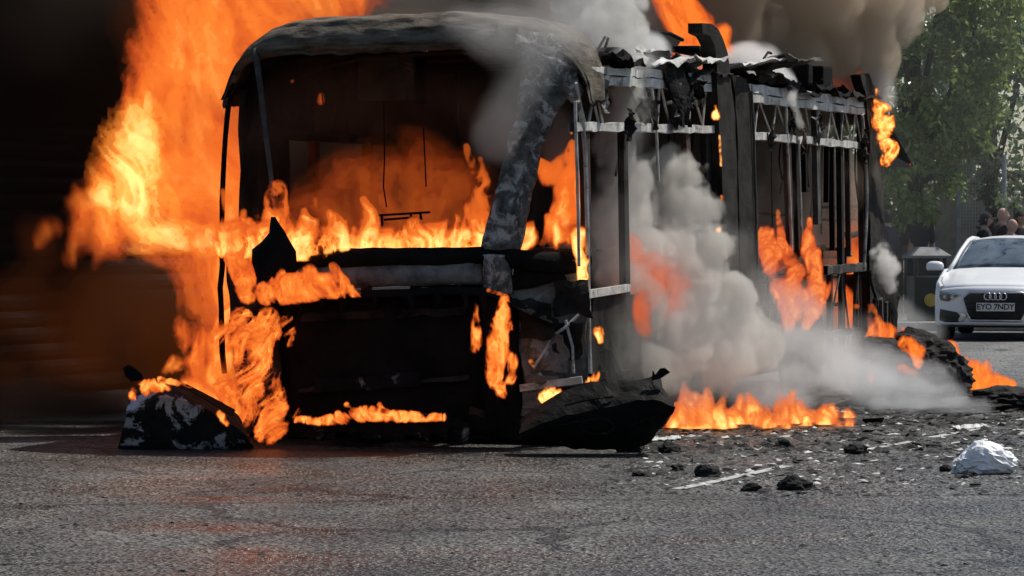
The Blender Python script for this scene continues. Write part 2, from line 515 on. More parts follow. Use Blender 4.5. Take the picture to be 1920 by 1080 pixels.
    # dark wheel tracks running along the road
    tk = math_('ABSOLUTE', math_('SINE', math_('MULTIPLY', math_('SUBTRACT', sx.outputs[0], math_('MULTIPLY', sx.outputs[1], 0.31)), 1.75)))
    base = mix(math_('MULTIPLY', math_('MULTIPLY', ramp(tk, 0.72, 0.98), ramp(noise(1.6, 7, 0.7), 0.38, 0.62)), 0.55), base, (0.016, 0.016, 0.016))
    L(base, b.inputs['Base Color'])
    nr = N('ShaderNodeMapRange'); nr.inputs[1].default_value = 0.35; nr.inputs[2].default_value = 0.65; nr.inputs[3].default_value = 0.24; nr.inputs[4].default_value = 0.66
    L(noise(0.7, 6), nr.inputs[0]); L(nr.outputs[0], b.inputs['Roughness'])
    b.inputs['Specular IOR Level'].default_value = 0.5
    bp = N('ShaderNodeBump'); bp.inputs['Strength'].default_value = 1.0; bp.inputs['Distance'].default_value = 0.02
    b2 = N('ShaderNodeBump'); b2.inputs['Strength'].default_value = 0.7; b2.inputs['Distance'].default_value = 0.03
    b3 = N('ShaderNodeBump'); b3.inputs['Strength'].default_value = 0.6; b3.inputs['Distance'].default_value = 0.08
    L(vo.outputs['Distance'], bp.inputs['Height']); L(vb.outputs['Distance'], b2.inputs['Height']); L(noise(3.0, 5), b3.inputs['Height'])
    L(bp.outputs[0], b2.inputs['Normal']); L(b2.outputs[0], b3.inputs['Normal']); L(b3.outputs[0], b.inputs['Normal'])
    return m
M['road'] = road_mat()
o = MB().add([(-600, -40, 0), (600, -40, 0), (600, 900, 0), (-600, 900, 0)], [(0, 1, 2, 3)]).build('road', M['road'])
tag(o, kind='structure')

M['paving'] = surf('paving_slabs', (0.10, 0.10, 0.095), (0.19, 0.185, 0.175), 3, 0.85, 0.3, 20)
M['kerb'] = surf('kerb_stone', (0.2, 0.2, 0.19), (0.34, 0.33, 0.31), 5, 0.85, 0.3, 25)
pv = MB().box((10, 66, 0.055), (30, 28, 0.13)).build('pavement', M['paving'])
tag(pv, kind='structure')
for k in range(16):
    MB().box((-4.4 + k * 1.9, 51.86, 0.06), (1.88, 0.26, 0.15)).build('kerb_stone', M['kerb'], pv, bevel=0.02)

M['line'] = surf('worn_white_paint', (0.30, 0.30, 0.29), (0.62, 0.62, 0.60), 9, 0.7, 0.5, 40, patch=(0.05, 0.05, 0.05), pscale=14, pth=0.53, soft=0.1)
def painted(pts, w, name='road_marking'):
    rows = []
    for px, py in pts:
        g = ground(px, py); rows.append(g)
    d = (rows[-1] - rows[0]).normalized(); s = Vector((-d.y, d.x, 0))
    mb = MB()
    top = [[p + s * w / 2 + Vector((0, 0, 0.004)), p - s * w / 2 + Vector((0, 0, 0.004))] for p in rows]
    mb.sheet(top)
    o = mb.build(name, M['line']); tag(o, kind='structure')
    return o
painted([(1270, 918), (1370, 897), (1476, 874)], 0.085)
painted([(1590, 851), (1650, 839), (1712, 828)], 0.075)
painted([(1745, 821), (1800, 811), (1870, 796), (1935, 783)], 0.08)
# ------------------------------------------------------------------ the burning bus
TH = R(17.2); bs_, bc_ = math.sin(TH), math.cos(TH)
BX, BY = 0.515, 24.8
W = 2.72; LEN = 10.8
bus = empty('bus', (BX, BY, 0), -TH)
tag(bus, 'burnt-out single-deck bus, stripped to its charred frame and ablaze', 'bus')

def b2w(x, y, z):
    return Vector((BX + x * bc_ + y * bs_, BY - x * bs_ + y * bc_, z))
def side(px, py, x=0.0):
    """photo pixel -> bus coordinates on the plane x (0 = the near side wall)"""
    k = (px - 960) / F
    y = (k * (BY - x * bs_) - BX - x * bc_) / (bs_ - k * bc_)
    Y = BY - x * bs_ + y * bc_
    return Vector((x, y, CAM_Z - (py - HY) * Y / F))
def front(px, py, y=0.0, bulge=True):
    """photo pixel -> bus coordinates on the front skin, set back by y"""
    k = (px - 960) / F; yy = y
    for it in range(4):
        x = (k * (BY + yy * bc_) - BX - yy * bs_) / (bc_ + k * bs_)
        if bulge: yy = y + fbulge(x)
    Y = BY - x * bs_ + yy * bc_
    return Vector((x, yy, CAM_Z - (py - HY) * Y / F))
def fbulge(x):
    t = min(1.0, abs((x + W / 2) / (W / 2)))
    return -0.32 * (1 - t ** 2.6)

def lerp(a, b, t): return a + (b - a) * t
def resample(pts, n):
    pts = [Vector(p) for p in pts]
    d = [0]
    for a, b in zip(pts[:-1], pts[1:]): d.append(d[-1] + (b - a).length)
    out = []
    for k in range(n):
        s = d[-1] * k / (n - 1); i = 0
        while i < len(d) - 2 and d[i + 1] < s: i += 1
        out.append(pts[i].lerp(pts[i + 1], (s - d[i]) / max(d[i + 1] - d[i], 1e-9)))
    return out
def strip(edge_a, edge_b, na=24, nb=6, amp=0.02, freq=5, seed=0, bow=0.0, out=(0, -1, 0)):
    """crumpled sheet between two edges"""
    A = resample(edge_a, na); B = resample(edge_b, na)
    P = np.array([[A[i].lerp(B[i], j / (nb - 1)) for j in range(nb)] for i in range(na)]).reshape(-1, 3)
    bw_ = np.tile(np.sin(np.pi * np.arange(nb) / (nb - 1)), na) * bow
    O = np.array(out, float)
    q = [fbm(P * freq, 3, seed + s) - 0.5 for s in (0, 9, 17)]
    P = P + O[None] * (bw_ + amp * 2 * q[0])[:, None]
    P[:, 0] += q[1] * amp * 1.6; P[:, 2] += q[2] * amp * 1.6
    return [[Vector(P[i * nb + j]) for j in range(nb)] for i in range(na)]

# --- roof front (header above the windscreen, wrapping back over the roof)
def z_top(t): return 2.50 + 0.63 * max(0.0, 1 - abs(t) ** 5.0) ** 0.55
def z_in(t): return 2.47 + 0.40 * max(0.0, 1 - abs(t / 1.0) ** 9) ** 0.7
rows = []
NT = 91
for s in [0, 1] + [1 + 0.5 * v for v in range(1, 17)] + [10, 11, 12]:
    row = []
    for k in range(NT):
        t = -1 + 2 * k / (NT - 1)
        tt = math.sin(t * math.pi / 2) * 0.35 + t * 0.65
        x = -W / 2 + tt * (W / 2 + 0.05)
        yf = fbulge(x) * 0.8
        zi, zt = z_in(tt), z_top(tt)
        if s == 0: p = Vector((x, yf + 0.16, zi + 0.03))
        elif s == 1: p = Vector((x, yf + 0.03, zi))
        elif s <= 3: p = Vector((x, yf - 0.01 * s, lerp(zi, zt, 0.12 * (s - 1) + 0.03)))
        elif s <= 9:
            a = (s - 3) / 6 * math.pi / 2
            p = Vector((x, yf + 0.30 * (1 - math.cos(a)), lerp(lerp(zi, zt, 0.27), zt, math.sin(a))))
        else:
            back = 1 - min(1.0, max(0.0, tt)) ** 4 * 0.93
            p = Vector((x, yf + 0.30 + (s - 9) * 0.33 * back, zt + 0.01))
        q = n1(x * 3, s * 0.35, 1.0, 3)
        q2 = n1(x * 9, s * 1.1, 4.0, 5)
        fold = 0.030 * (0.35 - abs(n1(x * 1.6, s * 0.9 + x * 0.8, 7.0, 15, 2)) * 4) + 0.012 * (0.3 - abs(n1(x * 5, s * 1.3, 9.0, 18, 2)) * 4)
        p += Vector((0.02 * q, -0.05 * q - 0.02 * q2 - fold, 0.045 * q * (1 if s > 2 else 1.6) + 0.018 * q2))
        row.append(p)
    rows.append(row)
MB().sheet(rows, (0, 0.02, -0.025)).build('roof_front', M['cap'], bus, smooth=True)
# pale torn lip under the header
for (xa, ya, xb, yb, th) in ((487, 97, 655, 97, 5), (655, 96, 800, 92, 4), (860, 88, 975, 84, 4)):
    a = [front(lerp(xa, xb, k / 9), lerp(ya, yb, k / 9) + 2.5 * math.sin(k * 2.1 + xa), -0.02) for k in range(10)]
    b = [p + Vector((0, 0.015, -th / 255)) for p in a]
    MB().sheet([a, b], (0, 0.012, 0)).build('header_lip', M['ash'], bus)
# hanging strip at the far upper corner
MB().sheet(strip([front(428, 150, 0.02), front(422, 168, 0.0), front(413, 188, -0.02)], [front(438, 158, 0.02), front(431, 176, 0.0), front(419, 187, -0.02)], 8, 3, 0.008), (0, 0.02, 0)).build('torn_edge_strip', M['black'], bus)

# --- windscreen pillars
L_ = [(985, 84), (982, 130), (968, 200), (946, 290), (926, 370), (912, 420), (901, 462)]
R_ = [(1088, 130), (1068, 170), (1040, 215), (1020, 258), (1003, 320), (990, 390), (972, 466)]
rows = strip([front(*p, -0.02) for p in L_], [front(*p, 0.02) for p in R_], 40, 14, 0.035, 7, 2, bow=0.07)
MB().sheet(rows, (0, 0.05, 0)).build('windscreen_pillar', M['scab'], bus, smooth=True)
# scaly cove between header and pillar
rows = strip([front(975, 52, 0.04), front(1030, 62, 0.05), front(1066, 95, 0.04), front(1082, 135, 0.03), front(1094, 172, 0.03)],
             [front(962, 92, 0.0), front(1010, 112, -0.01), front(1030, 140, -0.01), front(1046, 168, 0.0), front(1072, 190, 0.02)], 24, 7, 0.03, 8, 12, bow=0.05)
MB().sheet(rows, (0, 0.04, 0)).build('corner_cove', M['scab'], bus, smooth=True)
a = [front(478, 92, 0.02), front(488, 160, 0.0), front(497, 235, -0.02), (front(507, 320, -0.03)), front(516, 402, -0.04)]
MB().tube(resample(a, 12), [0.026, 0.026, 0.024, 0.024, 0.022, 0.022, 0.02, 0.02, 0.018, 0.018, 0.016, 0.014], 8).jitter(0.006, 12, 2).build('windscreen_strut', M['ash'], bus, smooth=True)
# far front corner post
a = [front(432, 176, 0.06), front(426, 230, 0.06), front(419, 300, 0.05), front(416, 420, 0.04), front(414, 560, 0.03), front(420, 700, 0.05)]
MB().tube(resample(a, 14), 0.02, 6).jitter(0.015, 6, 8).build('corner_post', M['black'], bus)

# --- below the windscreen
rows = strip([front(522, 466, -0.04), front(640, 466, -0.05), front(780, 465, -0.05), front(905, 462, -0.04), front(1010, 470, 0.0), front(1100, 476, 0.06)],
             [front(530, 500, -0.06), front(640, 498, -0.08), front(780, 496, -0.08), front(905, 494, -0.06), front(1010, 508, -0.02), front(1100, 512, 0.05)], 46, 6, 0.02, 6, 31, bow=0.03)
MB().sheet(rows, (0, 0.06, -0.02)).build('scuttle_panel', M['black'], bus, smooth=True)
rows = strip([front(560, 496, -0.03), front(700, 494, -0.05), front(860, 492, -0.05), front(905, 492, -0.04)],
             [front(560, 545, -0.05), front(700, 537, -0.06), front(860, 535, -0.05), front(905, 536, -0.04)], 30, 7, 0.02, 5, 33, bow=0.04)
MB().sheet(rows, (0, 0.04, 0)).build('front_panel', M['pale_ash'], bus, smooth=True)
rows = strip([front(905, 476, -0.07), front(906, 510, -0.07), front(908, 550, -0.06)], [front(954, 478, -0.04), front(956, 510, -0.05), front(958, 552, -0.04)], 12, 6, 0.02, 9, 35, bow=0.04)
MB().sheet(rows, (0, 0.05, 0)).build('pillar_foot', M['scab'], bus, smooth=True)
# bonnet flap: arched lip over the burnt-out front
top = [(436, 606), (466, 580), (505, 560), (560, 547), (660, 546), (760, 541), (860, 537), (915, 540), (948, 553), (985, 575), (1040, 598)]
A = [front(x, y, -0.12) for x, y in top]; B = [front(x, y + 14, -0.16) for x, y in top]
rows = strip(A, B, 50, 4, 0.012, 5, 41)
MB().sheet(rows, (0, 0.10, -0.01)).build('bonnet_lip', M['black'], bus, smooth=True)
# recessed black front bulkhead
rows = strip([front(430, 600, 0.12), front(560, 552, 0.02), (front(740, 548, -0.02)), front(950, 552, 0.04), front(1000, 575, 0.1)],
             [front(425, 815, 0.14), front(560, 822, 0.04), front(740, 828, 0.0), front(960, 832, 0.05), front(1000, 830, 0.1)], 40, 16, 0.05, 4, 44)
MB().sheet(rows, (0, 0.05, 0)).build('front_bulkhead', M['black'], bus, smooth=True)
for (x0, y0, x1, y1, th, nm, mt) in ((560, 588, 870, 575, 14, 'cross_member', 'char'), (590, 712, 790, 698, 26, 'cross_member', 'sooted'), (560, 728, 880, 704, 8, 'cross_member', 'char')):
    a, b = front(x0, y0, -0.05), front(x1, y1, -0.05)
    MB().sheet(strip([a, a.lerp(b, .5), b], [p + Vector((0, -0.02, -th / 255)) for p in (a, a.lerp(b, .5), b)], 18, 5, 0.03, 9, x0), (0, 0.05, 0)).build(nm, M[mt], bus, smooth=True)
# lower corners of the front
rows = strip([front(422, 470, 0.0), front(432, 600, -0.02), front(440, 700, 0.0), front(452, 812, 0.02)], [front(508, 560, -0.06), front(520, 620, -0.08), front(524, 700, -0.06), front(535, 820, -0.04)], 30, 9, 0.03, 6, 51, bow=0.06)
MB().sheet(rows, (0, 0.05, 0)).build('front_corner_panel', M['char'], bus, smooth=True)
rows = strip([front(908, 560, -0.06), front(905, 650, -0.08), front(905, 740, -0.06), front(912, 826, -0.04)], [front(966, 560, -0.04), front(968, 650, -0.05), front(972, 740, -0.03), front(975, 828, 0.0)], 30, 7, 0.025, 6, 53, bow=0.05)
MB().sheet(rows, (0, 0.05, 0)).build('front_corner_panel', M['black'], bus, smooth=True)
# melted mirror stump at the far corner
rows = []
prof = [(515, 408, 5), (517, 420, 9), (520, 436, 15), (516, 452, 28), (512, 470, 42), (512, 492, 44), (516, 515, 42), (522, 540, 38), (526, 566, 30)]
for k, (cx, cy_, hw) in enumerate(prof):
    c = front(cx, cy_, -0.34); r_ = hw / 258
    rows.append([c + Vector((r_ * math.cos(2 * math.pi * j / 14), 0.6 * r_ * math.sin(2 * math.pi * j / 14), 0)) for j in range(15)])
MB().sheet(rows).jitter(0.03, 7, 3).build('melted_mirror', M['black'], bus, smooth=True)
# engine-bay pieces low down
for x0, y0, x1, y1 in ((470, 806, 960, 815), (480, 770, 560, 790), (880, 770, 950, 790)):
    MB().beam(front(x0, y0, 0.0), front(x1, y1, 0.0), 0.06, 0.06).jitter(0.01).build('bumper_beam', M['rust'], bus)

# --- near side: front corner and door area
rows = strip([side(1098, 478), side(1100, 545), side(1102, 620), side(1104, 720)], [front(958, 520, 0.0), front(965, 580, 0.05), front(972, 640, 0.04), front(985, 735, 0.04)], 26, 18, 0.075, 3.5, 61, out=(0.5, -0.8, 0))
MB().sheet(rows, (-0.02, 0.03, 0)).build('crumpled_door_panel', M['pale_ash'], bus)
rows = strip([front(965, 470, 0.03), front(1040, 474, 0.06), side(1108, 480)], [front(960, 545, 0.0), front(1040, 530, 0.05), side(1106, 530)], 20, 8, 0.03, 5, 63)
MB().sheet(rows, (-0.01, 0.04, 0)).build('cab_side_panel', M['black'], bus, smooth=True)
MB().beam(front(975, 728, -0.01), side(1092, 712, 0.02), 0.05, 0.05).jitter(0.006, 8).build('sill_rail', M['rail'], bus)
MB().beam(side(1100, 552, 0.01), side(1178, 540, 0.01), 0.04, 0.055).jitter(0.006, 8).build('waist_rail', M['rod'], bus)
for (a, b) in (((985, 575), (1050, 640)), ((1000, 690), (1040, 610)), ((1060, 600), (1075, 700)), ((1020, 640), (1085, 590)), ((1010, 700), (1030, 735))):
    MB().tube([front(*a, -0.03), front((a[0] + b[0]) / 2 + 6, (a[1] + b[1]) / 2, -0.05), front(*b, -0.03)], 0.012, 6).build('bent_rod', M['rod'], bus)
# loose tangle plates
for k, (px, py) in enumerate(((1000, 600), (1030, 660), (1060, 640), (1010, 740), (1075, 560))):
    c = front(px, py, -0.04)
    mb = MB(); rws = []
    for i in range(6):
        rws.append([c + Vector(((i - 2.5) * 0.05, 0.03 * math.sin(i + j + k), (j - 2.5) * 0.055)) for j in range(6)])
    mb.sheet(rws, (0, 0.01, 0)).jitter(0.06, 7, k * 3).build('torn_sheet', M['pale_ash' if k % 2 else 'char'], bus)

# --- near side: rails and truss
def rail(xa, ya0, ya1, xb, yb0, yb1, name, mat, w=0.06, x=0.0, seg=22):
    mb = MB(); rws = []
    for k in range(seg):
        t = k / (seg - 1); px = lerp(xa, xb, t)
        up = side(px, lerp(ya0, yb0, t) + 1.6 * math.sin(k * 1.7) + 3.0 * n1(px * 0.02, ya0, 1, 4), x); dn = side(px, lerp(ya1, yb1, t) + 1.6 * math.sin(k * 2.3 + 1) + 3.0 * n1(px * 0.02, ya0, 1, 4), x)
        ins = Vector((-w, 0, 0)); o_ = Vector((0.02 * math.sin(k * 1.3), 0, 0))
        rws.append([up + ins, up + o_, dn + o_, dn + ins, up + ins])
    mb.sheet(rws)
    return mb.build(name, M[mat], bus)
rail(1108, 140, 157, 1345, 157, 172, 'upper_rail', 'rail')
rail(1080, 228, 245, 1346, 236, 250, 'lower_rail', 'rail')
rail(1408, 175, 191, 1629, 204, 216, 'upper_rail', 'rail')
rail(1413, 247, 262, 1633, 268, 280, 'lower_rail', 'rail')
rail(1110, 124, 138, 1345, 140, 155, 'cove_panel', 'white_ash', 0.14)
rail(1404, 157, 174, 1632, 188, 203, 'cove_panel', 'white_ash', 0.14)
def rod(a, b, r=0.011, mat='rod', name='truss_rod', x=-0.03):
    p, q = side(*a, x), side(*b, x)
    mid = p.lerp(q, 0.5) + Vector((0, rng.uniform(-0.015, 0.015), 0))
    MB().tube([p, mid, q], r, 6).build(name, M[mat], bus)
def up_y(px): return 157 + (px - 1108) * 15 / 237 if px < 1380 else 190 + (px - 1408) * 26 / 221
def lo_y(px): return 228 + (px - 1080) * 8 / 266 if px < 1380 else 247 + (px - 1413) * 21 / 220
near = [1082, 1098, 1118, 1140, 1165, 1190, 1207, 1228, 1234, 1255, 1262, 1284, 1292, 1318, 1328, 1342]
for a, b in ((1080, 1096), (1108, 1122), (1116, 1104), (1118, 1130), (1180, 1206), (1204, 1206), (1207, 1226), (1236, 1232), (1240, 1256), (1276, 1290), (1297, 1291), (1299, 1318), (1323, 1317), (1328, 1338)):
    rod((a, up_y(a)), (b, lo_y(b)))
for a, b in ((1422, 1415), (1424, 1446), (1455, 1448), (1457, 1474), (1484, 1492), (1510, 1520), (1533, 1530), (1534, 1549), (1557, 1551), (1558, 1572), (1581, 1576), (1584, 1598), (1603, 1599), (1604, 1614), (1617, 1616)):
    rod((a, up_y(a)), (b, lo_y(b)), 0.010)
# thin bright posts
for pts, r_ in (([(1078, 190), (1082, 300), (1084, 400), (1086, 500)], .012), ([(1083, 190), (1098, 260), (1100, 380), (1103, 500), (1106, 700)], .017), ([(1222, 165), (1231, 250), (1234, 340)], .012),
               ([(1474, 195), (1476, 260), (1482, 400), (1484, 470)], .014), ([(1617, 215), (1622, 270), (1626, 380), (1620, 500)], .016), ([(1498, 262), (1500, 340), (1503, 430)], .010)):
    MB().tube(resample([side(*p, 0.01) for p in pts], 10), r_, 6).jitter(0.006, 8).build('bare_post', M['rod'], bus)
# dark window posts
for (xa, ya, xb, yb, w_, mt) in ((1322, 250, 1330, 470, 16, 'char'), (1284, 248, 1290, 330, 11, 'rust'), (1166, 245, 1172, 560, 12, 'char'), (1474, 262, 1482, 470, 12, 'rust'), (1490, 262, 1496, 480, 11, 'char'), (1507, 262, 1508, 360, 6, 'black'),
                                (1528, 200, 1532, 420, 11, 'ash'), (1573, 210, 1577, 520, 10, 'char'), (1558, 275, 1561, 470, 4, 'black'), (1588, 275, 1590, 480, 3, 'rust'), (1613, 215, 1618, 500, 11, 'rust'),
                                (1096, 250, 1100, 480, 12, 'rust'), (1550, 275, 1549, 380, 3, 'black')):
    a, b = side(xa, ya, -0.05), side(xb, yb, -0.05)
    wd = w_ * (b2w(*a).y) / F / 0.40
    MB().beam(a, b, 0.05, min(wd, 0.14), up=(0, 1, 0)).jitter(0.008, 6, xa).build('window_post', M[mt], bus)
# curved roof hoop that still stands, and the dark panel behind it
hl = [(1317, 44), (1318, 62), (1333, 68), (1340, 84), (1344, 110), (1345, 160), (1350, 250), (1356, 380), (1362, 560), (1366, 690)]
hr = [(1334, 44), (1348, 56), (1357, 76), (1364, 100), (1370, 140), (1378, 220), (1382, 320), (1384, 430), (1388, 560), (1392, 690)]
MB().sheet(strip([side(*p, 0.06) for p in hl], [side(*p, 0.06) for p in hr], 40, 4, 0.008, 5, 71, out=(1, 0, 0)), (-0.12, 0, 0)).build('roof_hoop', M['char'], bus, smooth=False)
hl = [(1372, 140), (1378, 160), (1383, 230), (1386, 380), (1390, 520), (1396, 690)]
hr = [(1398, 148), (1408, 170), (1412, 240), (1416, 380), (1420, 500), (1424, 690)]
MB().sheet(strip([side(*p, 0.02) for p in hl], [side(*p, 0.02) for p in hr], 30, 6, 0.012, 5, 73, out=(1, 0, 0)), (-0.08, 0, 0)).build('side_panel', M['char'], bus, smooth=False)
MB().tube(resample([side(p, q, 0.035) for p, q in ((1409, 170), (1413, 240), (1417, 380), (1421, 520))], 10), 0.012, 6).build('panel_edge', M['ash'], bus)
# skirt lattice towards the rear
rail(1552, 498, 514, 1622, 494, 508, 'waist_rail', 'ash', 0.07)
rail(1550, 622, 634, 1612, 616, 626, 'skirt_rail', 'ash', 0.06)
rail(1110, 700, 714, 1345, 676, 688, 'skirt_rail', 'char', 0.06)
for a, b in (((1575, 510), (1553, 622)), ((1578, 510), (1578, 622)), ((1580, 510), (1592, 622)), ((1610, 505), (1600, 620)), ((1612, 505), (1615, 620)), ((1556, 632), (1552, 700)), ((1560, 632), (1572, 690)), ((1578, 632), (1577, 705)), ((1592, 630), (1582, 690)), ((1598, 630), (1604, 690)), ((1600, 630), (1615, 690))):
    rod(a, b, 0.010, 'ash', 'skirt_rod')
for (xa, ya, xb, yb) in ((1577, 505, 1578, 690), (1555, 500, 1556, 700), (1606, 500, 1604, 680)):
    MB().beam(side(xa, ya, -0.06), side(xb, yb, -0.06), 0.05, 0.07, up=(0, 1, 0)).build('skirt_post', M['rust'], bus)
# lower panels behind the smoke
for (xa, xb, y0a, y1a, y0b, y1b, mt) in ((1110, 1345, 556, 830, 540, 760, 'char'), (1425, 1545, 600, 725, 590, 705, 'black')):
    rows = strip([side(lerp(xa, xb, k / 8), lerp(y0a, y0b, k / 8), -0.02) for k in range(9)], [side(lerp(xa, xb, k / 8), lerp(y1a, y1b, k / 8) - 30, -0.02) for k in range(9)], 24, 8, 0.03, 4, xa, out=(1, 0, 0))
    MB().sheet(rows, (-0.03, 0, 0)).build('lower_side_panel', M[mt], bus)

# --- far side wall, floor, ceiling, rear
for k in range(9):
    y = 0.35 + k * 1.24
    MB().beam((-W + 0.06, y, 0.5), (-W + 0.06 + 0.02 * math.sin(k), y + 0.03 * math.cos(k * 2), 2.75), 0.06, 0.10, up=(0, 1, 0)).jitter(0.01, 5, k).build('far_window_post', M['rust' if k % 3 else 'char'], bus)
MB().sheet(strip([Vector((-W + 0.03, 0.2 + k * 1.2, 2.25)) for k in range(9)], [Vector((-W + 0.15, 0.2 + k * 1.2, 2.9)) for k in range(9)], 50, 6, 0.03, 3, 81, out=(1, 0, 0)), (-0.03, 0, 0)).build('far_cove_panel', M['black'], bus)
MB().sheet(strip([Vector((-W + 0.03, 0.1 + k * 1.2, 0.3)) for k in range(9)], [Vector((-W + 0.03, 0.1 + k * 1.2, 1.0)) for k in range(9)], 50, 6, 0.03, 3, 83, out=(1, 0, 0)), (-0.03, 0, 0)).build('far_lower_panel', M['black'], bus)
MB().sheet(strip([Vector((-W + 0.04, 0.15 + k * 0.12, 0.95)) for k in range(9)], [Vector((-W + 0.04, 0.15 + k * 0.12, 2.6)) for k in range(9)], 20, 12, 0.02, 3, 85, out=(1, 0, 0)), (-0.03, 0, 0)).build('far_cab_panel', M['char'], bus)
MB().box((-W / 2, LEN / 2 + 0.1, 0.32), (W - 0.1, LEN - 0.4, 0.07)).build('floor', M['black'], bus)
rows = []
for i in range(25):
    y = 0.8 + i * 0.41
    rows.append([Vector((-W + 0.12 + j * (W - 0.2) / 12, y, 2.86 + 0.10 * math.sin(math.pi * j / 12) + 0.05 * n1(j * 0.5, i * 0.5, 2, 9) - 0.0)) for j in range(13)])
MB().sheet(rows, (0, 0, -0.03)).build('roof_panel', M['black'], bus)
hb = [side(x, y, 0.0) for x, y in ((1628, 145), (1640, 170), (1648, 240), (1650, 330), (1656, 480), (1650, 640))]
hc = [side(x, y, -0.35) for x, y in ((1628, 145), (1638, 170), (1646, 240), (1650, 330), (1656, 480), (1650, 640))]
MB().sheet(strip([side(x, y, 0.03) for x, y in ((1612, 140), (1622, 175), (1628, 240), (1630, 330), (1632, 480), (1628, 640))], [side(x, y, 0.0) for x, y in ((1632, 138), (1642, 165), (1650, 240), (1655, 330), (1660, 440), (1664, 620))], 30, 6, 0.02, 5, 91, out=(1, 0, 0)), (-0.1, 0, 0)).build('rear_pillar', M['char'], bus)
for x in (-0.1, -0.9, -1.8, -2.6):
    MB().beam((x, LEN - 0.05, 0.4), (x, LEN - 0.05, 2.8), 0.08, 0.08, up=(0, 1, 0)).jitter(0.01, 5).build('rear_post', M['rust'], bus)
MB().box((-W / 2, LEN - 0.03, 2.72), (W - 0.2, 0.08, 0.22)).jitter(0.02, 4).build('rear_header', M['char'], bus)
MB().sheet(strip([Vector((-0.1 - k * 0.3, LEN + 0.02, 0.5)) for k in range(9)], [Vector((-0.1 - k * 0.3, LEN + 0.02, 1.1)) for k in range(9)], 24, 6, 0.05, 4, 93, out=(0, 1, 0)), (0, 0.03, 0)).build('rear_panel', M['char'], bus)
# engine cover folded out at the near rear corner
rows = strip([side(1632, 505, 0.1), side(1640, 560, 0.16), side(1628, 660, 0.12)], [side(1672, 488, 0.25), side(1690, 556, 0.3), side(1672, 668, 0.2)], 16, 8, 0.05, 5, 95, out=(1, 0, 0))
MB().sheet(rows, (-0.03, 0, 0)).build('engine_cover', M['char'], bus)
for (xa, ya, xb, yb, mt) in ((1652, 560, 1654, 640, 'ash'), (1662, 566, 1660, 668, 'ash'), (1640, 560, 1642, 680, 'char'), (1668, 560, 1664, 660, 'char')):
    MB().beam(side(xa, ya, 0.22), side(xb, yb, 0.18), 0.03, 0.05, up=(0, 1, 0)).jitter(0.008).build('engine_strut', M[mt], bus)
# hanging rear flap
p = [side(1660, 225, 0.15), side(1672, 240, 0.2), side(1712, 312, 0.25), side(1664, 316, 0.2), side(1655, 280, 0.12)]
MB().prism(p, (0.0, 0.03, 0)).build('hanging_flap', M['black'], bus)

# --- on the roof: crumpled sheets, hatch, pods
def crumple(c, sx, sy, amp, mat, name, seed, tilt=0.0, n=14, lift=0.0):
    rws = []
    for i in range(n):
        row = []
        for j in range(n):
            u_, v_ = (i / (n - 1) - 0.5), (j / (n - 1) - 0.5)
            q = n1(u_ * 4 + seed, v_ * 4, seed, seed); q2 = n1(u_ * 9, v_ * 9 + seed, 2, seed + 4)
            row.append(Vector((c.x + v_ * sx + 0.1 * q2 * sx, c.y + u_ * sy + 0.08 * q * sy, c.z + amp * (q * 2 + q2) + tilt * u_ + lift * v_)))
        rws.append(row)
    return MB().sheet(rws, (0.004, 0, -0.012)).build(name, M[mat], bus)
for (px, py, sx, sy, amp, mt, tilt, lift) in ((1128, 112, 0.5, 0.7, 0.10, 'black', 0.0, 0.0), (1218, 108, 0.45, 1.1, 0.10, 'white_ash', 0.1, -0.1), (1255, 135, 0.35, 0.9, 0.16, 'black', -0.25, -0.1), (1300, 135, 0.4, 1.1, 0.12, 'char', 0.0, 0.0),
                                              (1320, 148, 0.25, 0.6, 0.10, 'white_ash', 0.0, 0.0), (1285, 118, 0.5, 0.8, 0.08, 'rail', 0.05, 0.1), (1430, 145, 0.4, 1.4, 0.12, 'char', 0.0, 0.0), (1395, 122, 0.5, 1.6, 0.06, 'rail', 0.1, 0.1), (1470, 158, 0.4, 1.4, 0.10, 'black', 0.0, -0.1),
                                              (1535, 170, 0.4, 1.7, 0.12, 'black', 0.0, 0.0), (1590, 180, 0.4, 1.6, 0.10, 'char', 0.0, 0.0), (1450, 120, 0.6, 1.5, 0.07, 'ash', 0.0, 0.1)):
    crumple(side(px, py, -0.12), sx, sy, amp, mt, 'crumpled_roof_sheet', px % 37, tilt, 14, lift)
# fallen drape over the near rails
rows = strip([side(1218, 95, 0.03), side(1250, 130, 0.06), side(1262, 165, 0.06), side(1272, 200, 0.05), side(1282, 236, 0.04)], [side(1250, 95, 0.02), side(1282, 128, 0.05), side(1292, 160, 0.06), side(1296, 200, 0.05), side(1298, 236, 0.04)], 24, 9, 0.05, 6, 97, out=(1, 0, 0))
MB().sheet(rows, (-0.02, 0, 0)).build('drooping_sheet', M['black'], bus)
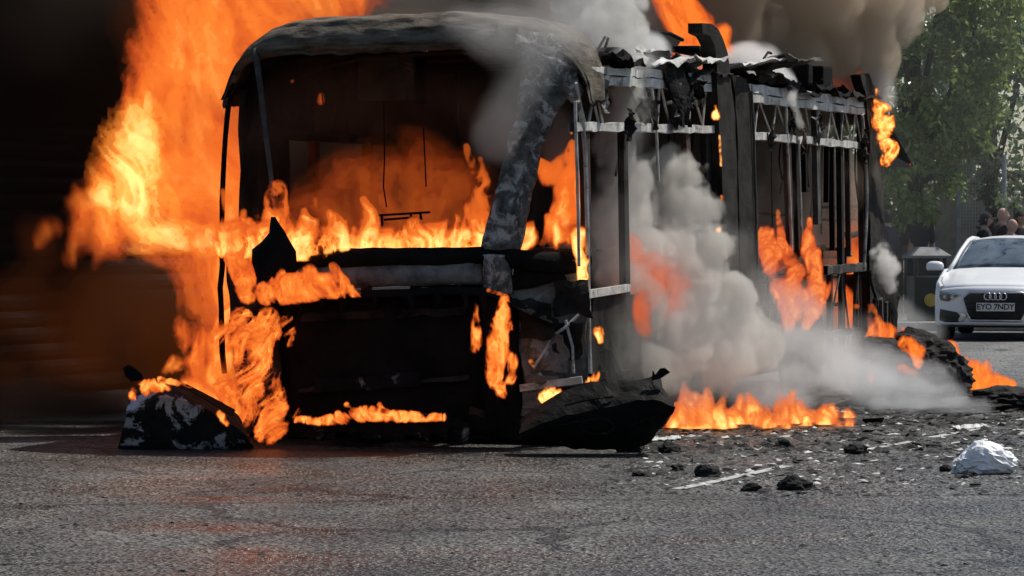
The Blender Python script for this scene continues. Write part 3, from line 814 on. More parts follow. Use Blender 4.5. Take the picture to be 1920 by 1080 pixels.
# roof hatch tipped open
hp = [(1160, 62), (1225, 60), (1255, 64), (1278, 75), (1264, 96), (1210, 110), (1170, 100)]
MB().prism([side(x, y, -0.5) for x, y in hp], (-0.05, 0.06, 0.0)).build('roof_hatch', M['char'], bus)
MB().tube([side(1165, 60, -0.45), side(1225, 58, -0.45), side(1256, 63, -0.45), side(1280, 75, -0.45)], 0.016, 6).build('hatch_rim', M['black'], bus)
for (px, py, w_, h_) in ((1497, 140, 0.10, 0.2), (1530, 148, 0.24, 0.24), (1563, 172, 0.06, 0.10), (1140, 105, 0.14, 0.12), (1305, 96, 0.4, 0.06)):
    c = side(px, py, -0.3)
    MB().box((c.x, c.y, c.z), (0.25, w_ * 1.8, h_)).jitter(0.02, 6, px).build('roof_pod', M['black'], bus, bevel=0.02)
for (a, b, c) in (((1105, 95), (1122, 92), (1134, 70)), ((1125, 100), (1134, 92), (1140, 72)), ((1432, 110), (1440, 98), (1446, 100)), ((1540, 150), (1545, 140), (1543, 128)), ((1590, 170), (1580, 160), (1575, 166))):
    MB().tube([side(*a, -0.2), side(*b, -0.2), side(*c, -0.2)], 0.012, 6).build('bent_rod', M['char'], bus)

# --- inside: seat frames, poles, monitor box, wires
def seat_frame(x, y, s=1.0):
    root = MB()
    for dx in (-0.42, 0.0, 0.42):
        root.tube([(x + dx, y + 0.4, 0.36), (x + dx, y + 0.38, 0.85), (x + dx, y + 0.5, 1.35)], 0.018, 6)
    root.tube([(x - 0.42, y + 0.5, 1.35), (x + 0.42, y + 0.5, 1.35)], 0.018, 6)
    root.tube([(x - 0.42, y + 0.43, 1.08), (x + 0.42, y + 0.43, 1.08)], 0.014, 6)
    root.tube([(x - 0.42, y, 0.82), (x - 0.42, y + 0.38, 0.82), (x + 0.42, y + 0.38, 0.82), (x + 0.42, y, 0.82)], 0.016, 6)
    return root.jitter(0.015, 3, int(y * 7)).build('seat_frame', M['black'], bus)
for y in (3.0, 4.2, 6.0, 7.1, 8.2, 9.3):
    seat_frame(-0.55, y); seat_frame(-2.1, y + 0.15)
for (x, y) in ((-0.9, 1.6), (-1.75, 2.4), (-0.95, 4.9), (-1.7, 5.6), (-0.95, 7.6), (-1.7, 8.6)):
    MB().tube([(x, y, 0.35), (x + 0.03, y + 0.02, 1.5), (x, y, 2.85)], 0.018, 8).jitter(0.02, 2, int(x * 10)).build('grab_pole', M['char'], bus)
c = front(728, 146, 1.2, False)
MB().box(c, (0.46, 0.14, 0.34)).jitter(0.012, 5).build('monitor_box', M['ash'], bus, bevel=0.015)
MB().box(c + Vector((-0.27, -0.02, -0.01)), (0.07, 0.1, 0.40)).jitter(0.01).build('monitor_bracket', M['black'], bus)
MB().box(c + Vector((0.27, 0.0, -0.02)), (0.06, 0.1, 0.36)).jitter(0.01).build('monitor_bracket', M['black'], bus)
for pts in (((720, 190), (721, 300), (719, 350), (725, 388)), ((794, 240), (797, 300), (799, 350)), ((463, 150), (464, 220), (466, 285)), ((530, 170), (532, 215)), ((604, 175), (606, 195))):
    MB().tube([front(*p, 0.9, False) for p in pts], 0.006, 5).build('hanging_wire', M['black'], bus)
fr = [(706, 403), (806, 399)]
for a, b in (((706, 404), (806, 398)), ((716, 404), (717, 432)), ((770, 401), (772, 420)), ((788, 400), (790, 412)), ((720, 412), (772, 408))):
    MB().tube([front(*a, 0.5, False), front(*b, 0.5, False)], 0.010, 6).build('dash_frame', M['black'], bus)
# dashboard top behind the windscreen line
MB().sheet(strip([front(520, 470, 0.1), front(700, 470, 0.1), front(900, 468, 0.1), front(1080, 474, 0.15)], [front(520, 462, 0.55), front(700, 460, 0.55), front(900, 458, 0.55), front(1080, 462, 0.55)], 30, 6, 0.03, 5, 99, out=(0, 0, 1)), (0, 0, -0.04)).build('dashboard', M['black'], bus)

# far-side truss, ceiling ribs, hanging cables, ladder rails by the rear windows
for k in range(24):
    y = 0.6 + k * 0.42
    MB().tube([(-W + 0.1, y, 2.3), (-W + 0.12, y + 0.2 * (1 if k % 2 else -1), 2.72)], 0.012, 5).build('far_truss_rod', M['char'], bus)
MB().beam((-W + 0.1, 0.4, 2.28), (-W + 0.1, LEN - 0.2, 2.30), 0.05, 0.07).build('far_lower_rail', M['char'], bus)
for k in range(10):
    y = 1.0 + k * 1.02
    MB().tube(resample([(-W + 0.15, y, 2.72), (-W * 0.75, y + 0.05, 2.88), (-W * 0.4, y, 2.90), (-0.1, y - 0.03, 2.74)], 9), 0.025, 6).jitter(0.03, 2, k).build('ceiling_rib', M['rust'], bus)
cr = random.Random(31)
for k in range(26):
    px = cr.choice([cr.uniform(1095, 1340), cr.uniform(1425, 1615)]); x = -cr.uniform(0.05, 1.2)
    y0 = lo_y(px) + cr.uniform(0, 10); L0 = cr.uniform(40, 210)
    MB().tube(resample([side(px, y0, x), side(px + cr.uniform(-6, 6), y0 + L0 * 0.5, x), side(px + cr.uniform(-10, 10), y0 + L0, x)], 7), cr.uniform(0.005, 0.012), 5).jitter(0.012, 3, k).build('hanging_cable', M[cr.choice(['black', 'rust', 'char'])], bus)
for (xa, ya, xb, yb, r_, mt) in ((1425, 400, 1480, 402, .012, 'black'), (1535, 388, 1612, 386, .016, 'black'), (1540, 412, 1610, 410, .012, 'black'), (1610, 386, 1611, 432, .014, 'black'), (1582, 440, 1616, 436, .03, 'char'), (1545, 482, 1595, 478, .02, 'rail'), (1110, 470, 1165, 462, .014, 'rust'), (1180, 430, 1330, 420, .014, 'char'),
                                 (1430, 470, 1545, 462, .02, 'rust'), (1430, 520, 1550, 508, .025, 'char'), (1500, 320, 1510, 318, .01, 'ash'), (1498, 330, 1512, 332, .012, 'rust')):
    MB().tube(resample([side(xa, ya, -0.35), side((xa + xb) / 2, (ya + yb) / 2 + 3, -0.35), side(xb, yb, -0.35)], 7), r_, 6).jitter(0.015, 4, xa).build('cross_bar', M[mt], bus)
for k in range(16):      # twisted scraps caught on the rails
    px = cr.choice([cr.uniform(1110, 1340), cr.uniform(1420, 1625)]); c = side(px, lo_y(px) + cr.uniform(-70, 22), 0.03)
    rws = [[c + Vector((0.02 * math.sin(i * 2 + j), (j - 2) * 0.035, (i - 2.5) * 0.045)) for j in range(5)] for i in range(6)]
    MB().sheet(rws, (-0.006, 0, 0)).jitter(0.06, 8, 60 + k).build('twisted_scrap', M[cr.choice(['black', 'char', 'pale_ash', 'rust'])], bus)
for k, (px, py, L0) in enumerate(((600, 556, 22), (640, 556, 34), (700, 556, 18), (770, 552, 40), (820, 550, 24), (870, 548, 36), (905, 548, 48), (560, 558, 44))):   # melted trim hanging from the lip
    a = front(px, py, -0.13)
    MB().tube(resample([a, a + Vector((0.02, -0.01, -L0 / 500)), a + Vector((-0.01 * (k % 3), 0.0, -L0 / 255))], 6), [0.03, 0.028, 0.02, 0.016, 0.012, 0.006], 6).jitter(0.015, 9, k).build('melted_trim', M['black'], bus)
for k in range(9):       # slag and scraps along the foot of the front
    c = front(560 + k * 42, 800 + 8 * math.sin(k * 2), -0.06)
    rws = [[c + Vector(((j - 2.5) * 0.05, 0.02 * math.sin(i + j), (i - 2) * 0.04)) for j in range(6)] for i in range(5)]
    MB().sheet(rws, (0, 0.01, 0)).jitter(0.07, 6, 80 + k).build('burnt_scrap', M['sooted' if k % 2 else 'black'], bus)

# --- wheels
def wheel(x, y):
    t = MB().lathe([(0.30, -0.13), (0.43, -0.13), (0.46, -0.08), (0.46, 0.08), (0.43, 0.13), (0.30, 0.13)], (x, y, 0.455), 28, 'X').jitter(0.015, 6, int(y)).build('wheel', M['tyre'], bus)
    r_ = MB().lathe([(0.05, 0.02), (0.12, 0.05), (0.14, 0.0), (0.24, -0.02), (0.30, 0.08), (0.30, -0.1)], (x, y, 0.455), 24, 'X').build('rim', M['rust'], t)
for x in (-0.16, -W + 0.16):
    wheel(x, 2.35); wheel(x, 7.9)
# ------------------------------------------------------------------ dark slatted shutter front on the left
M['shutter'] = surf('sooty_shutter', (0.012, 0.007, 0.004), (0.045, 0.026, 0.014), 2, 0.36, 0.25, 18, stretch=(0.3, 0.3, 3), spec=0.5)
M['soot_wall'] = surf('soot_black_wall', (0.006, 0.005, 0.004), (0.018, 0.014, 0.011), 2, 0.9, 0.3, 15)
sh_a = R(25)
sh = empty('slatted_shutter', (-5.2, 30.5, 0), -sh_a)   # local +y runs along the wall, away from the camera
tag(sh, 'soot-black shutter front with horizontal slats left of the bus', 'shutter')
MB().box((-0.2, 6, 4.5), (0.3, 18, 9)).build('backing_wall', M['soot_wall'], sh)
slat_me = None
for k in range(44):
    z = 0.12 + k * 0.155
    if slat_me is None:
        mb = MB()
        prof = [(0.0, -0.07), (0.035, -0.055), (0.045, 0.0), (0.03, 0.05), (0.0, 0.066)]
        rws = [[Vector((px_, -3 + 18 * j / 24, pz_)) for j in range(25)] for px_, pz_ in prof]
        o = mb.sheet(rws, (-0.03, 0, 0)).build('slat', M['shutter'], sh)
        slat_me = o.data
    else:
        o = bpy.data.objects.new('slat', slat_me); col.objects.link(o); o.parent = sh
    o.location = (0, 0, z); o.rotation_euler = (0, rng.uniform(-0.03, 0.03), 0)
for y in (-3.0, 7.6, 15.0):
    MB().box((0.0, y, 3.5), (0.16, 0.28, 7.0)).build('shutter_post', M['soot_wall'], sh, bevel=0.02)

# ------------------------------------------------------------------ fallen bumper corners
def crease_piece(top, crease, low, Yc, bow, mat, seed, label, ret=0.16):
    """torn bumper skin: three edges in photo pixels, folded along the middle one"""
    n = 44
    A = resample([at(x, y, Yc + 0.10) for x, y in top], n); B = resample([at(x, y, Yc - bow) for x, y in crease], n); C = resample([at(x, y, Yc + 0.02) for x, y in low], n)
    back = [p_ + Vector((0, ret, -0.02)) for p_ in A]
    rows = [back]
    for E0, E1, m in ((A, B, 7), (B, C, 8)):
        for k in range(m):
            t = k / m; bl = 0.035 * math.sin(math.pi * t)
            rows.append([p_.lerp(q_, t) + Vector((0, -bl, 0)) for p_, q_ in zip(E0, E1)])
    rows += [C, [p_ + Vector((0, ret, 0.03)) for p_ in C]]
    mb = MB().sheet(rows, (0, 0.02, 0))
    P = np.array(mb.v)
    d = np.stack([fbm(P * 3.5, 3, seed + k) - 0.5 for k in range(3)], 1) * 0.07 + np.stack([fbm(P * 13, 2, seed + 5 + k) - 0.5 for k in range(3)], 1) * 0.028
    P = P + d; P[:, 2] = np.maximum(P[:, 2], 0.004)
    mb.v = [tuple(q) for q in P]
    o = mb.build('bumper_piece', M[mat])
    tag(o, label, 'bumper')
    return o
o = crease_piece([(975, 792), (1035, 745), (1080, 722), (1110, 711), (1160, 713), (1200, 710), (1222, 706), (1241, 712)], [(980, 812), (1060, 776), (1130, 758), (1200, 752), (1246, 754), (1268, 766)], [(985, 838), (1060, 842), (1130, 842), (1188, 838), (1215, 826), (1245, 795)], 24.0, 0.14, 'bumper', 4,
                 'black torn bumper corner lying on the road right of the bus front')
p = [at(x, y, 23.95) for x, y in ((1222, 714), (1224, 694), (1229, 703), (1238, 691), (1247, 690), (1257, 698), (1238, 710))]
MB().prism(p, (0, 0.03, 0)).build('bracket', M['black'], o)
c = at(1120, 800, 23.86)
MB().tube([c + Vector((0.11 * math.cos(a), 0, 0.055 * math.sin(a))) for a in [2 * math.pi * i / 20 for i in range(20)]], 0.012, 6, True).jitter(0.008, 8).build('fog_lamp_ring', M['sooted'], o)
for k, (x0, y0, x1, y1) in enumerate(((1030, 800, 1180, 782), (1060, 760, 1150, 742), (1180, 800, 1235, 780))):
    MB().tube(resample([at(x0, y0, 23.86), at((x0 + x1) / 2, (y0 + y1) / 2 - 3, 23.85), at(x1, y1, 23.88)], 8), 0.009, 5).jitter(0.01, 7, k).build('moulding_rib', M['sooted'], o)
o = crease_piece([(246, 742), (272, 716), (292, 706), (330, 711), (372, 734), (430, 768), (452, 790)], [(236, 775), (268, 752), (300, 742), (340, 750), (390, 775), (440, 800), (462, 815)], [(228, 838), (270, 852), (320, 858), (370, 858), (420, 852), (450, 846), (470, 838)], 24.6, 0.16, 'peeled', 9,
                 'blistered bumper corner with pale patches of paint lying left of the bus front')
p = [at(x, y, 24.5) for x, y in ((231, 690), (240, 684), (252, 690), (266, 702), (268, 712), (246, 716), (234, 704))]
MB().prism(p, (0, 0.04, 0)).build('bracket', M['black'], o)
MB().sheet([[at(x, y, 24.4) for x, y in ((262, 716), (292, 704), (330, 708), (380, 735), (440, 768))], [at(x, y, 24.2) for x, y in ((266, 724), (292, 712), (330, 718), (378, 744), (436, 778))]], (0, 0.04, -0.01)).jitter(0.012, 8).build('lip', M['black'], o)

# ------------------------------------------------------------------ debris on the road
M['coal'] = surf('charcoal', (0.004, 0.004, 0.004), (0.02, 0.018, 0.017), 9, 0.85, 0.7, 25, patch=(0.1, 0.1, 0.095), pscale=8, pth=0.68)
def lump(loc, s, seed, mat, name, sq=(1, 1, 0.7), rough=0.35, sub=3):
    bm = bmesh.new(); bmesh.ops.create_icosphere(bm, subdivisions=sub, radius=1)
    mb = MB()
    P = np.array([v.co for v in bm.verts])
    k = 1 + rough * 2 * (fbm(P * 1.6 + np.array([seed, 0, 0]), 4, seed) - 0.5)
    if sub > 3: k = k + 0.22 * (fbm(P * 7 + np.array([seed, 0, 0]), 3, seed + 2) - 0.5) * 1.5
    P = P * k[:, None]
    mb.v = [(x * s * sq[0], y * s * sq[1], max(z, -0.45) * s * sq[2] + 0.42 * s * sq[2]) for x, y, z in P]
    mb.f = [tuple(v.index for v in f.verts) for f in bm.faces]; bm.free()
    o = mb.build(name, M[mat]); o.location = loc
    return o
chunks = [(1184, 848, 0.09, 'flat black lump of debris nearest the fallen bumper corner'), (1254, 849, 0.085, 'flat black lump of debris just right of the fallen bumper corner'), (1327, 893, 0.085, 'pointed black lump beside the near end of the white line'),
          (1408, 921, 0.06, 'small black lump left of the ragged black lump in the foreground'), (1490, 918, 0.10, 'ragged black lump in the right foreground'), (1605, 850, 0.085, 'black lump beside the middle white line'),
          (1470, 838, 0.06, 'small flat dark fragment in front of the road fire'), (1269, 882, 0.045, 'tiny dark fragment left of the pointed black lump'), (1197, 893, 0.04, 'tiny dark fragment below the fallen bumper corner')]
for k, (px, py, s, lb) in enumerate(chunks):
    tag(lump(ground(px, py), s * 0.8, k * 3 + 1, 'coal', 'debris_lump', (1.25, 1.0, 0.7), 0.75), lb, 'debris', 'burnt lumps on the near road')
far_ch = [(1708, 768, 0.13, 'dark brown brick-like chunk in front of the bluish smoke'), (1600, 762, 0.14, 'tilted dark shard at the right end of the road fire'), (1640, 770, 0.07, 'small dark lump right of the tilted shard'), (1655, 769, 0.06, 'smaller dark lump just left of the brown chunk'), (1750, 768, 0.08, 'dark lump right of the brown chunk')]
for k, (px, py, s, lb) in enumerate(far_ch):
    g = ground(px, py)
    if k == 0:
        o = MB().box((0, 0, s * 0.5), (s * 2.6, s * 1.5, s * 1.0), Matrix.Rotation(R(6), 3, 'Y')).jitter(0.015, 5).build('debris_lump', M['rust'], bevel=0.01); o.location = g; o.rotation_euler = (0, 0, 0.3)
    elif k == 1:
        o = MB().prism([(-0.2, 0, 0), (0.1, 0, 0), (0.24, 0, 0.16), (0.2, 0, 0.17), (-0.02, 0, 0.06)], (0, 0.1, 0)).build('debris_shard', M['char']); o.location = g
    else: o = lump(g, s, k * 5 + 2, 'coal', 'debris_lump', (1.2, 1, 0.8))
    tag(o, lb, 'debris', 'burnt chunks by the rear of the bus')
# charred banks of rubble towards the right edge
for k, (px, py, s, sq, lb) in enumerate(((1838, 770, 0.30, (1.5, 1.0, 0.2), 'low bank of charred rubble near the right edge of the road'), (1900, 768, 0.34, (1.2, 1.0, 0.32), 'higher bank of charred rubble at the right edge of the picture'), (1775, 773, 0.2, (1.4, 1.0, 0.2), 'small bank of charred rubble left of the larger banks'))):
    o = lump(ground(px, py), s, 31 + k, 'coal', 'rubble_bank', sq, 0.7, 5); tag(o, lb, 'rubble', 'rubble by the kerbside')
# tyre heap that burns behind the bus
th_ = lump(ground(1705, 742), 0.52, 17, 'tyre', 'burning_heap', (1.15, 0.9, 0.78), 0.3, 5)
tag(th_, 'black smouldering mound of burnt rubber behind the rear of the bus', 'debris')
# fine litter, nobody could count it
M['litter'] = surf('dark_grit', (0.006, 0.006, 0.006), (0.05, 0.048, 0.045), 3, 0.85, 0, 20)
M['pale_litter'] = surf('pale_flakes', (0.35, 0.35, 0.33), (0.75, 0.75, 0.72), 3, 0.8, 0, 20)
def litter(name, label, mat, n, region, smin, smax, seed):
    r_ = random.Random(seed); mb = MB()
    for k in range(n):
        px = r_.uniform(region[0], region[2]); py = region[1] + (region[3] - region[1]) * r_.random() ** 1.3
        c = ground(px, py); s = r_.uniform(smin, smax) * (0.6 + 0.8 * r_.random() ** 3 * 2)
        m = Matrix.Rotation(r_.uniform(0, 6.28), 3, 'Z') @ Matrix.Rotation(r_.uniform(-.5, .5), 3, 'X')
        q = [Vector((r_.uniform(-1, 1) * s * .3 + sx * s, r_.uniform(-1, 1) * s * .3 + sy * s, 0)) for sx, sy in ((-1, -1), (1, -1), (1, 1), (-1, 1))]
        top = Vector((r_.uniform(-.9, .9) * s, r_.uniform(-.9, .9) * s, s * r_.uniform(.25, .8)))
        vs_ = [c + m @ p for p in q] + [c + top]
        vs_ = [Vector((p.x, p.y, max(p.z, 0.002))) for p in vs_]
        mb.add(vs_, [(3, 2, 1, 0), (0, 1, 4), (1, 2, 4), (2, 3, 4), (3, 0, 4)])
    o = mb.build(name, mat, recalc=False); tag(o, label, 'debris', kind='stuff'); return o
litter('debris_litter', 'fine black grit scattered over the road by the bus', M['litter'], 2600, (1130, 760, 1935, 930), 0.004, 0.018, 3)
litter('debris_litter', 'dense burnt crumbs strewn along the near side of the bus', M['litter'], 1300, (1180, 770, 1935, 850), 0.008, 0.03, 13)
litter('debris_litter', 'grey ash flakes strewn along the near side of the bus', M['ash'], 900, (1180, 765, 1935, 870), 0.006, 0.024, 14)
litter('debris_litter', 'coarser black crumbs near the rear of the bus', M['litter'], 420, (1560, 735, 1940, 800), 0.015, 0.04, 4)
litter('debris_litter', 'pale flakes of ash scattered on the road', M['pale_litter'], 700, (1160, 770, 1930, 910), 0.006, 0.018, 5)
litter('debris_litter', 'black grit in the foreground', M['litter'], 700, (0, 850, 1930, 1085), 0.003, 0.012, 6)
# crumpled pale sheet by the bumper corner, foam streaks
M['foil'] = surf('pale_foil', (0.4, 0.4, 0.39), (0.75, 0.75, 0.73), 9, 0.6, 0.5, 25)
for (x0, x1, y0, lb, s) in ((1205, 1275, 829, 'crumpled pale plastic strip at the foot of the fallen bumper corner', 2), (1790, 1850, 806, 'pale wet scrap lying across the far white line', 6)):
    rws = []
    for i in range(24):
        t = i / 23; g = ground(lerp(x0, x1, t), y0 - 6 * t)
        rws.append([g + Vector((0, dy, 0.012 + 0.10 * abs(n1(t * 7, dy * 9, 3, s)) * (1 - abs(dy) * 3))) for dy in (-0.16, -0.08, 0.0, 0.08, 0.16)])
    o = MB().sheet(rws, (0, 0, -0.006)).build('plastic_scrap', M['foil']); tag(o, lb, 'scrap')

# ------------------------------------------------------------------ white plastic bag
M['bag'] = surf('white_polythene', (0.78, 0.78, 0.8), (0.86, 0.86, 0.88), 4, 0.35, 0.25, 12)
def bag():
    c = ground(1846, 887)
    n, m = 40, 22; rws = []
    for j in range(m):
        ph = math.pi * j / (m - 1); row = []
        for i in range(n + 1):
            a = 2 * math.pi * (i % n) / n
            x = math.cos(a) * math.sin(ph); y = math.sin(a) * math.sin(ph); z = math.cos(ph)
            hx = 0.19; hz = 0.115
            neck = max(0.0, (-x - 0.25) / 0.75)
            hh = hz * (1 - 0.55 * neck) * (1 - 0.25 * max(0, x))
            crease = abs(n1(x * 3.2, y * 3.2, z * 3.2, 41, 2)) * 0.75 + abs(n1(x * 7, y * 7, z * 7, 43, 2)) * 0.30
            k = 1.16 - crease * (1 + neck)
            row.append(c + Vector((x * hx * k * 1.08, y * 0.16 * k * (1 - 0.4 * neck), max(0.004, hh * (z * k + 0.72)) + 0.035 * neck * abs(n1(x * 9, y * 9, 2, 44)) * 3)))
        rws.append(row)
    o = MB().sheet(rws).jitter(0.012, 16, 5).build('plastic_bag', M['bag'])
    tag(o, 'crumpled white plastic bag lying on the road at lower right', 'bag')
    # gathered ears of the bag
    for (px, py, s) in ((1793, 882, 1), (1806, 874, 2)):
        g = at(px, py, c.y - 0.02); r2 = []
        for i in range(8):
            r2.append([g + Vector((0.05 * (j / 7 - .5) + 0.02 * n1(i, j, s, 3) * 2, 0.04 * n1(i * .7, j * .7, s, 5) * 2, 0.085 * i / 7 - 0.05)) for j in range(8)])
        MB().sheet(r2, (0, 0.004, 0)).build('bag_handle', M['bag'], o, smooth=True)
bag()
o = lump(ground(1772, 884), 0.035, 77, 'coal', 'debris_lump', (1.0, 1, 1.0)); tag(o, 'black nugget of debris touching the white plastic bag', 'debris', 'burnt lumps on the near road')

# ------------------------------------------------------------------ white car
M['car'] = surf('white_car_paint', (0.76, 0.78, 0.80), (0.82, 0.84, 0.86), 1.5, 0.28, 0.0, 10, spec=0.6)
M['car_dark'] = surf('black_car_plastic', (0.010, 0.010, 0.011), (0.022, 0.022, 0.023), 8, 0.45, 0.15, 60)
M['lamp'] = surf('smoked_lamp_glass', (0.02, 0.022, 0.025), (0.06, 0.065, 0.07), 14, 0.12, 0.0, 10, spec=0.6)
M['chrome'] = surf('chrome', (0.55, 0.56, 0.57), (0.7, 0.7, 0.71), 5, 0.22, 0, 10, metal=1.0)
M['glass'] = surf('windscreen_glass', (0.07, 0.095, 0.125), (0.15, 0.19, 0.23), 2.2, 0.08, 0.0, 10, spec=0.7, patch=(0.02, 0.024, 0.03), pscale=2.6, pth=0.52)  # pale and dark reflections painted into the glass colour
M['plate'] = surf('number_plate_white', (0.62, 0.62, 0.6), (0.7, 0.7, 0.68), 5, 0.4, 0, 10)
M['ink'] = surf('plate_black', (0.01, 0.01, 0.01), (0.015, 0.015, 0.015), 5, 0.5, 0, 10)
M['rubber'] = surf('tyre_rubber', (0.008, 0.008, 0.008), (0.02, 0.02, 0.02), 10, 0.8, 0.2, 30)
cg = ground(1867, 640)
car = empty('car', cg, -R(13.5))
tag(car, 'white hatchback with black grille parked facing the camera on the right', 'car')
HWd = 0.89
def c_y(x, z):
    """front skin of the car: distance behind the nose"""
    t = abs(x) / HWd
    y = 0.42 * t ** 3.2 + 0.10 * t ** 2
    if z < 0.34: y += (0.34 - z) * 0.35
    if z > 0.62: y += ((z - 0.62) / 0.16) ** 2 * 0.10
    return y
def hoodz(x, y):
    t = abs(x) / HWd
    return 0.76 + 0.26 * min(1, max(0, (y - 0.05) / 1.25)) ** 0.75 - 0.10 * t ** 3 - 0.0 * y + (0.012 if 0.38 < t < 0.75 else 0)
rows = []
zs = [0.20, 0.24, 0.30, 0.36, 0.42, 0.48, 0.54, 0.60, 0.66, 0.71, 0.75]
for z in zs:
    row = []
    for i in range(37):
        t = -1 + 2 * i / 36; x = math.sin(t * math.pi / 2) * HWd * 0.995
        zz = z * (1 - 0.09 * (abs(x) / HWd) ** 3 * (z / 0.75)) if z > 0.5 else z
        row.append(Vector((x, c_y(x, z), zz)))
    rows.append(row)
MB().sheet(rows, (0, 0.03, 0)).build('front_bumper', M['car'], car, smooth=True)
rows = []
for k in range(13):
    row = []
    for i in range(37):
        t = -1 + 2 * i / 36; x = math.sin(t * math.pi / 2) * HWd * (0.995 - 0.05 * k / 12)
        y0 = c_y(x, 0.75); y1 = 1.30 + 0.16 * (x / HWd) ** 2
        y = lerp(y0, y1, k / 12); t_ = abs(x) / HWd
        z0 = 0.75 * (1 - 0.09 * t_ ** 3)
        z = lerp(z0, 1.0 - 0.07 * t_ ** 3, (k / 12) ** 0.72) + (0.018 * math.sin(math.pi * k / 12) if 0.42 < t_ < 0.78 else 0)
        row.append(Vector((x, y, z)))
    rows.append(row)
MB().sheet(rows, (0, 0, -0.02)).build('bonnet', M['car'], car, smooth=True)
for s in (-1, 1):
    rows = []
    for z, dx in ((0.22, -0.03), (0.40, 0.0), (0.60, 0.005), (0.78, -0.01), (0.90, -0.035), (0.97, -0.06)):
        row = []
        for k in range(22):
            y = 0.44 + k * (4.2 - 0.44) / 21
            ww = HWd + dx - (0.06 if k == 0 else 0) - 0.18 * max(0, (y - 3.2)) ** 2 * 0.4
            zz = min(z, 0.70 + 0.30 * min(1, (y - 0.3) / 0.9)) if z > 0.7 else z
            arch = 0.0
            for yw in (0.86, 3.45):
                d = abs(y - yw)
                if d < 0.36 and z < 0.68: arch = max(arch, math.sqrt(0.36 ** 2 - d ** 2) + 0.32)
            zz = max(zz, arch) if z < 0.68 else zz
            row.append(Vector((s * ww, y, zz)))
        rows.append(row)
    MB().sheet(rows, (-s * 0.03, 0, 0)).build('side_panel', M['car'], car, smooth=True)
# cabin
def cab(x0, y0, z0, x1, y1, z1): pass
base = [(-0.74, 1.42, 0.95), (-0.5, 1.30, 0.985), (0, 1.25, 1.0), (0.5, 1.30, 0.985), (0.74, 1.42, 0.95)]
topw = [(-0.56, 2.05, 1.36), (-0.4, 1.99, 1.385), (0, 1.95, 1.40), (0.4, 1.99, 1.385), (0.56, 2.05, 1.36)]
A_ = resample(base, 17); B_ = resample(topw, 17)
MB().sheet([[a.lerp(b, t) + Vector((0, -0.03 * math.sin(math.pi * t), 0.03 * math.sin(math.pi * t))) for a, b in zip(A_, B_)] for t in [k / 8 for k in range(9)]], (0, 0.01, -0.004)).build('windscreen', M['glass'], car, smooth=True)
rr = []
for k in range(10):
    y = 1.95 + k * 0.21
    rr.append([Vector((x * (1 - 0.02 * k * k / 20), y + (0.10 if abs(x) > .5 else 0.04 if abs(x) > .3 else 0) * (1 - k / 9), 1.405 - 0.055 * (abs(x) / 0.57) ** 3 + 0.03 * math.sin(math.pi * k / 11) - (0.012 * (k - 6) ** 2 if k > 6 else 0))) for x in (-0.57, -0.5, -0.36, -0.18, 0, 0.18, 0.36, 0.5, 0.57)])
MB().sheet(rr, (0, 0, -0.03)).build('roof', M['car'], car, smooth=True)
for s in (-1, 1):
    MB().tube(resample([(s * 0.80, 1.34, 0.93), (s * 0.74, 1.46, 1.02), (s * 0.66, 1.76, 1.22), (s * 0.585, 2.04, 1.365), (s * 0.575, 2.5, 1.40), (s * 0.56, 3.2, 1.38), (s * 0.55, 3.75, 1.25)], 16), 0.032, 8).build('roof_pillar', M['car'], car, smooth=True)
    q = [[(s * 0.79, 1.45, 0.95), (s * 0.80, 2.4, 0.97), (s * 0.80, 3.4, 1.0)], [(s * 0.60, 2.0, 1.34), (s * 0.60, 2.5, 1.375), (s * 0.59, 3.2, 1.35)]]
    MB().sheet([[Vector(p) for p in r_] for r_ in q], (-s * 0.01, 0, 0)).build('side_window', M['glass'], car)
    # mirror: shell, foot and dark glass
    mm = MB(); rws = []
    for j in range(9):
        ph = math.pi * j / 8
        rws.append([Vector((s * (0.99 + 0.125 * math.cos(ph)), 1.42 + 0.07 * math.sin(ph) * math.sin(a), 1.0 + 0.078 * math.sin(ph) ** 0.6 * math.cos(a))) for a in [2 * math.pi * i / 14 for i in range(15)]])
    mo = mm.sheet(rws).build('door_mirror', M['car'], car, smooth=True)
    MB().box((s * 0.90, 1.44, 0.935), (0.2, 0.05, 0.035)).build('mirror_foot', M['car_dark'], mo, bevel=0.008)
    MB().box((s * 0.99, 1.40, 0.93), (0.2, 0.09, 0.03)).build('mirror_underside', M['car_dark'], mo, bevel=0.01)
# pieces laid on the front skin
def on_front(poly, off, name, mat, parent=car, thick=0.02, sub=7):
    """polygon in (x, z) filled and draped over the nose"""
    bm = bmesh.new()
    vs_ = [bm.verts.new((x, 0, z)) for x, z in poly]
    f = bm.faces.new(vs_)
    bmesh.ops.triangulate(bm, faces=[f])
    bmesh.ops.subdivide_edges(bm, edges=bm.edges[:], cuts=sub, use_grid_fill=True)
    mb = MB()
    bm.verts.index_update()
    fr_ = [Vector((v.co.x, c_y(v.co.x, v.co.z) - off, v.co.z)) for v in bm.verts]
    n = len(fr_); fs = [tuple(v.index for v in f.verts) for f in bm.faces]
    bed = [(e.verts[0].index, e.verts[1].index) for e in bm.edges if len(e.link_faces) == 1]
    bm.free()
    mb.add(fr_ + [p + Vector((0, thick, 0)) for p in fr_], fs + [tuple(n + i for i in f[::-1]) for f in fs] + [(a, b, n + b, n + a) for a, b in bed])
    return mb.build(name, M[mat], parent)
gp = [(-0.455, 0.585), (-0.36, 0.665), (0.36, 0.665), (0.455, 0.585), (0.40, 0.40), (0.345, 0.285), (-0.345, 0.285), (-0.40, 0.40)]
grille = on_front(gp, 0.010, 'grille', 'car_dark')
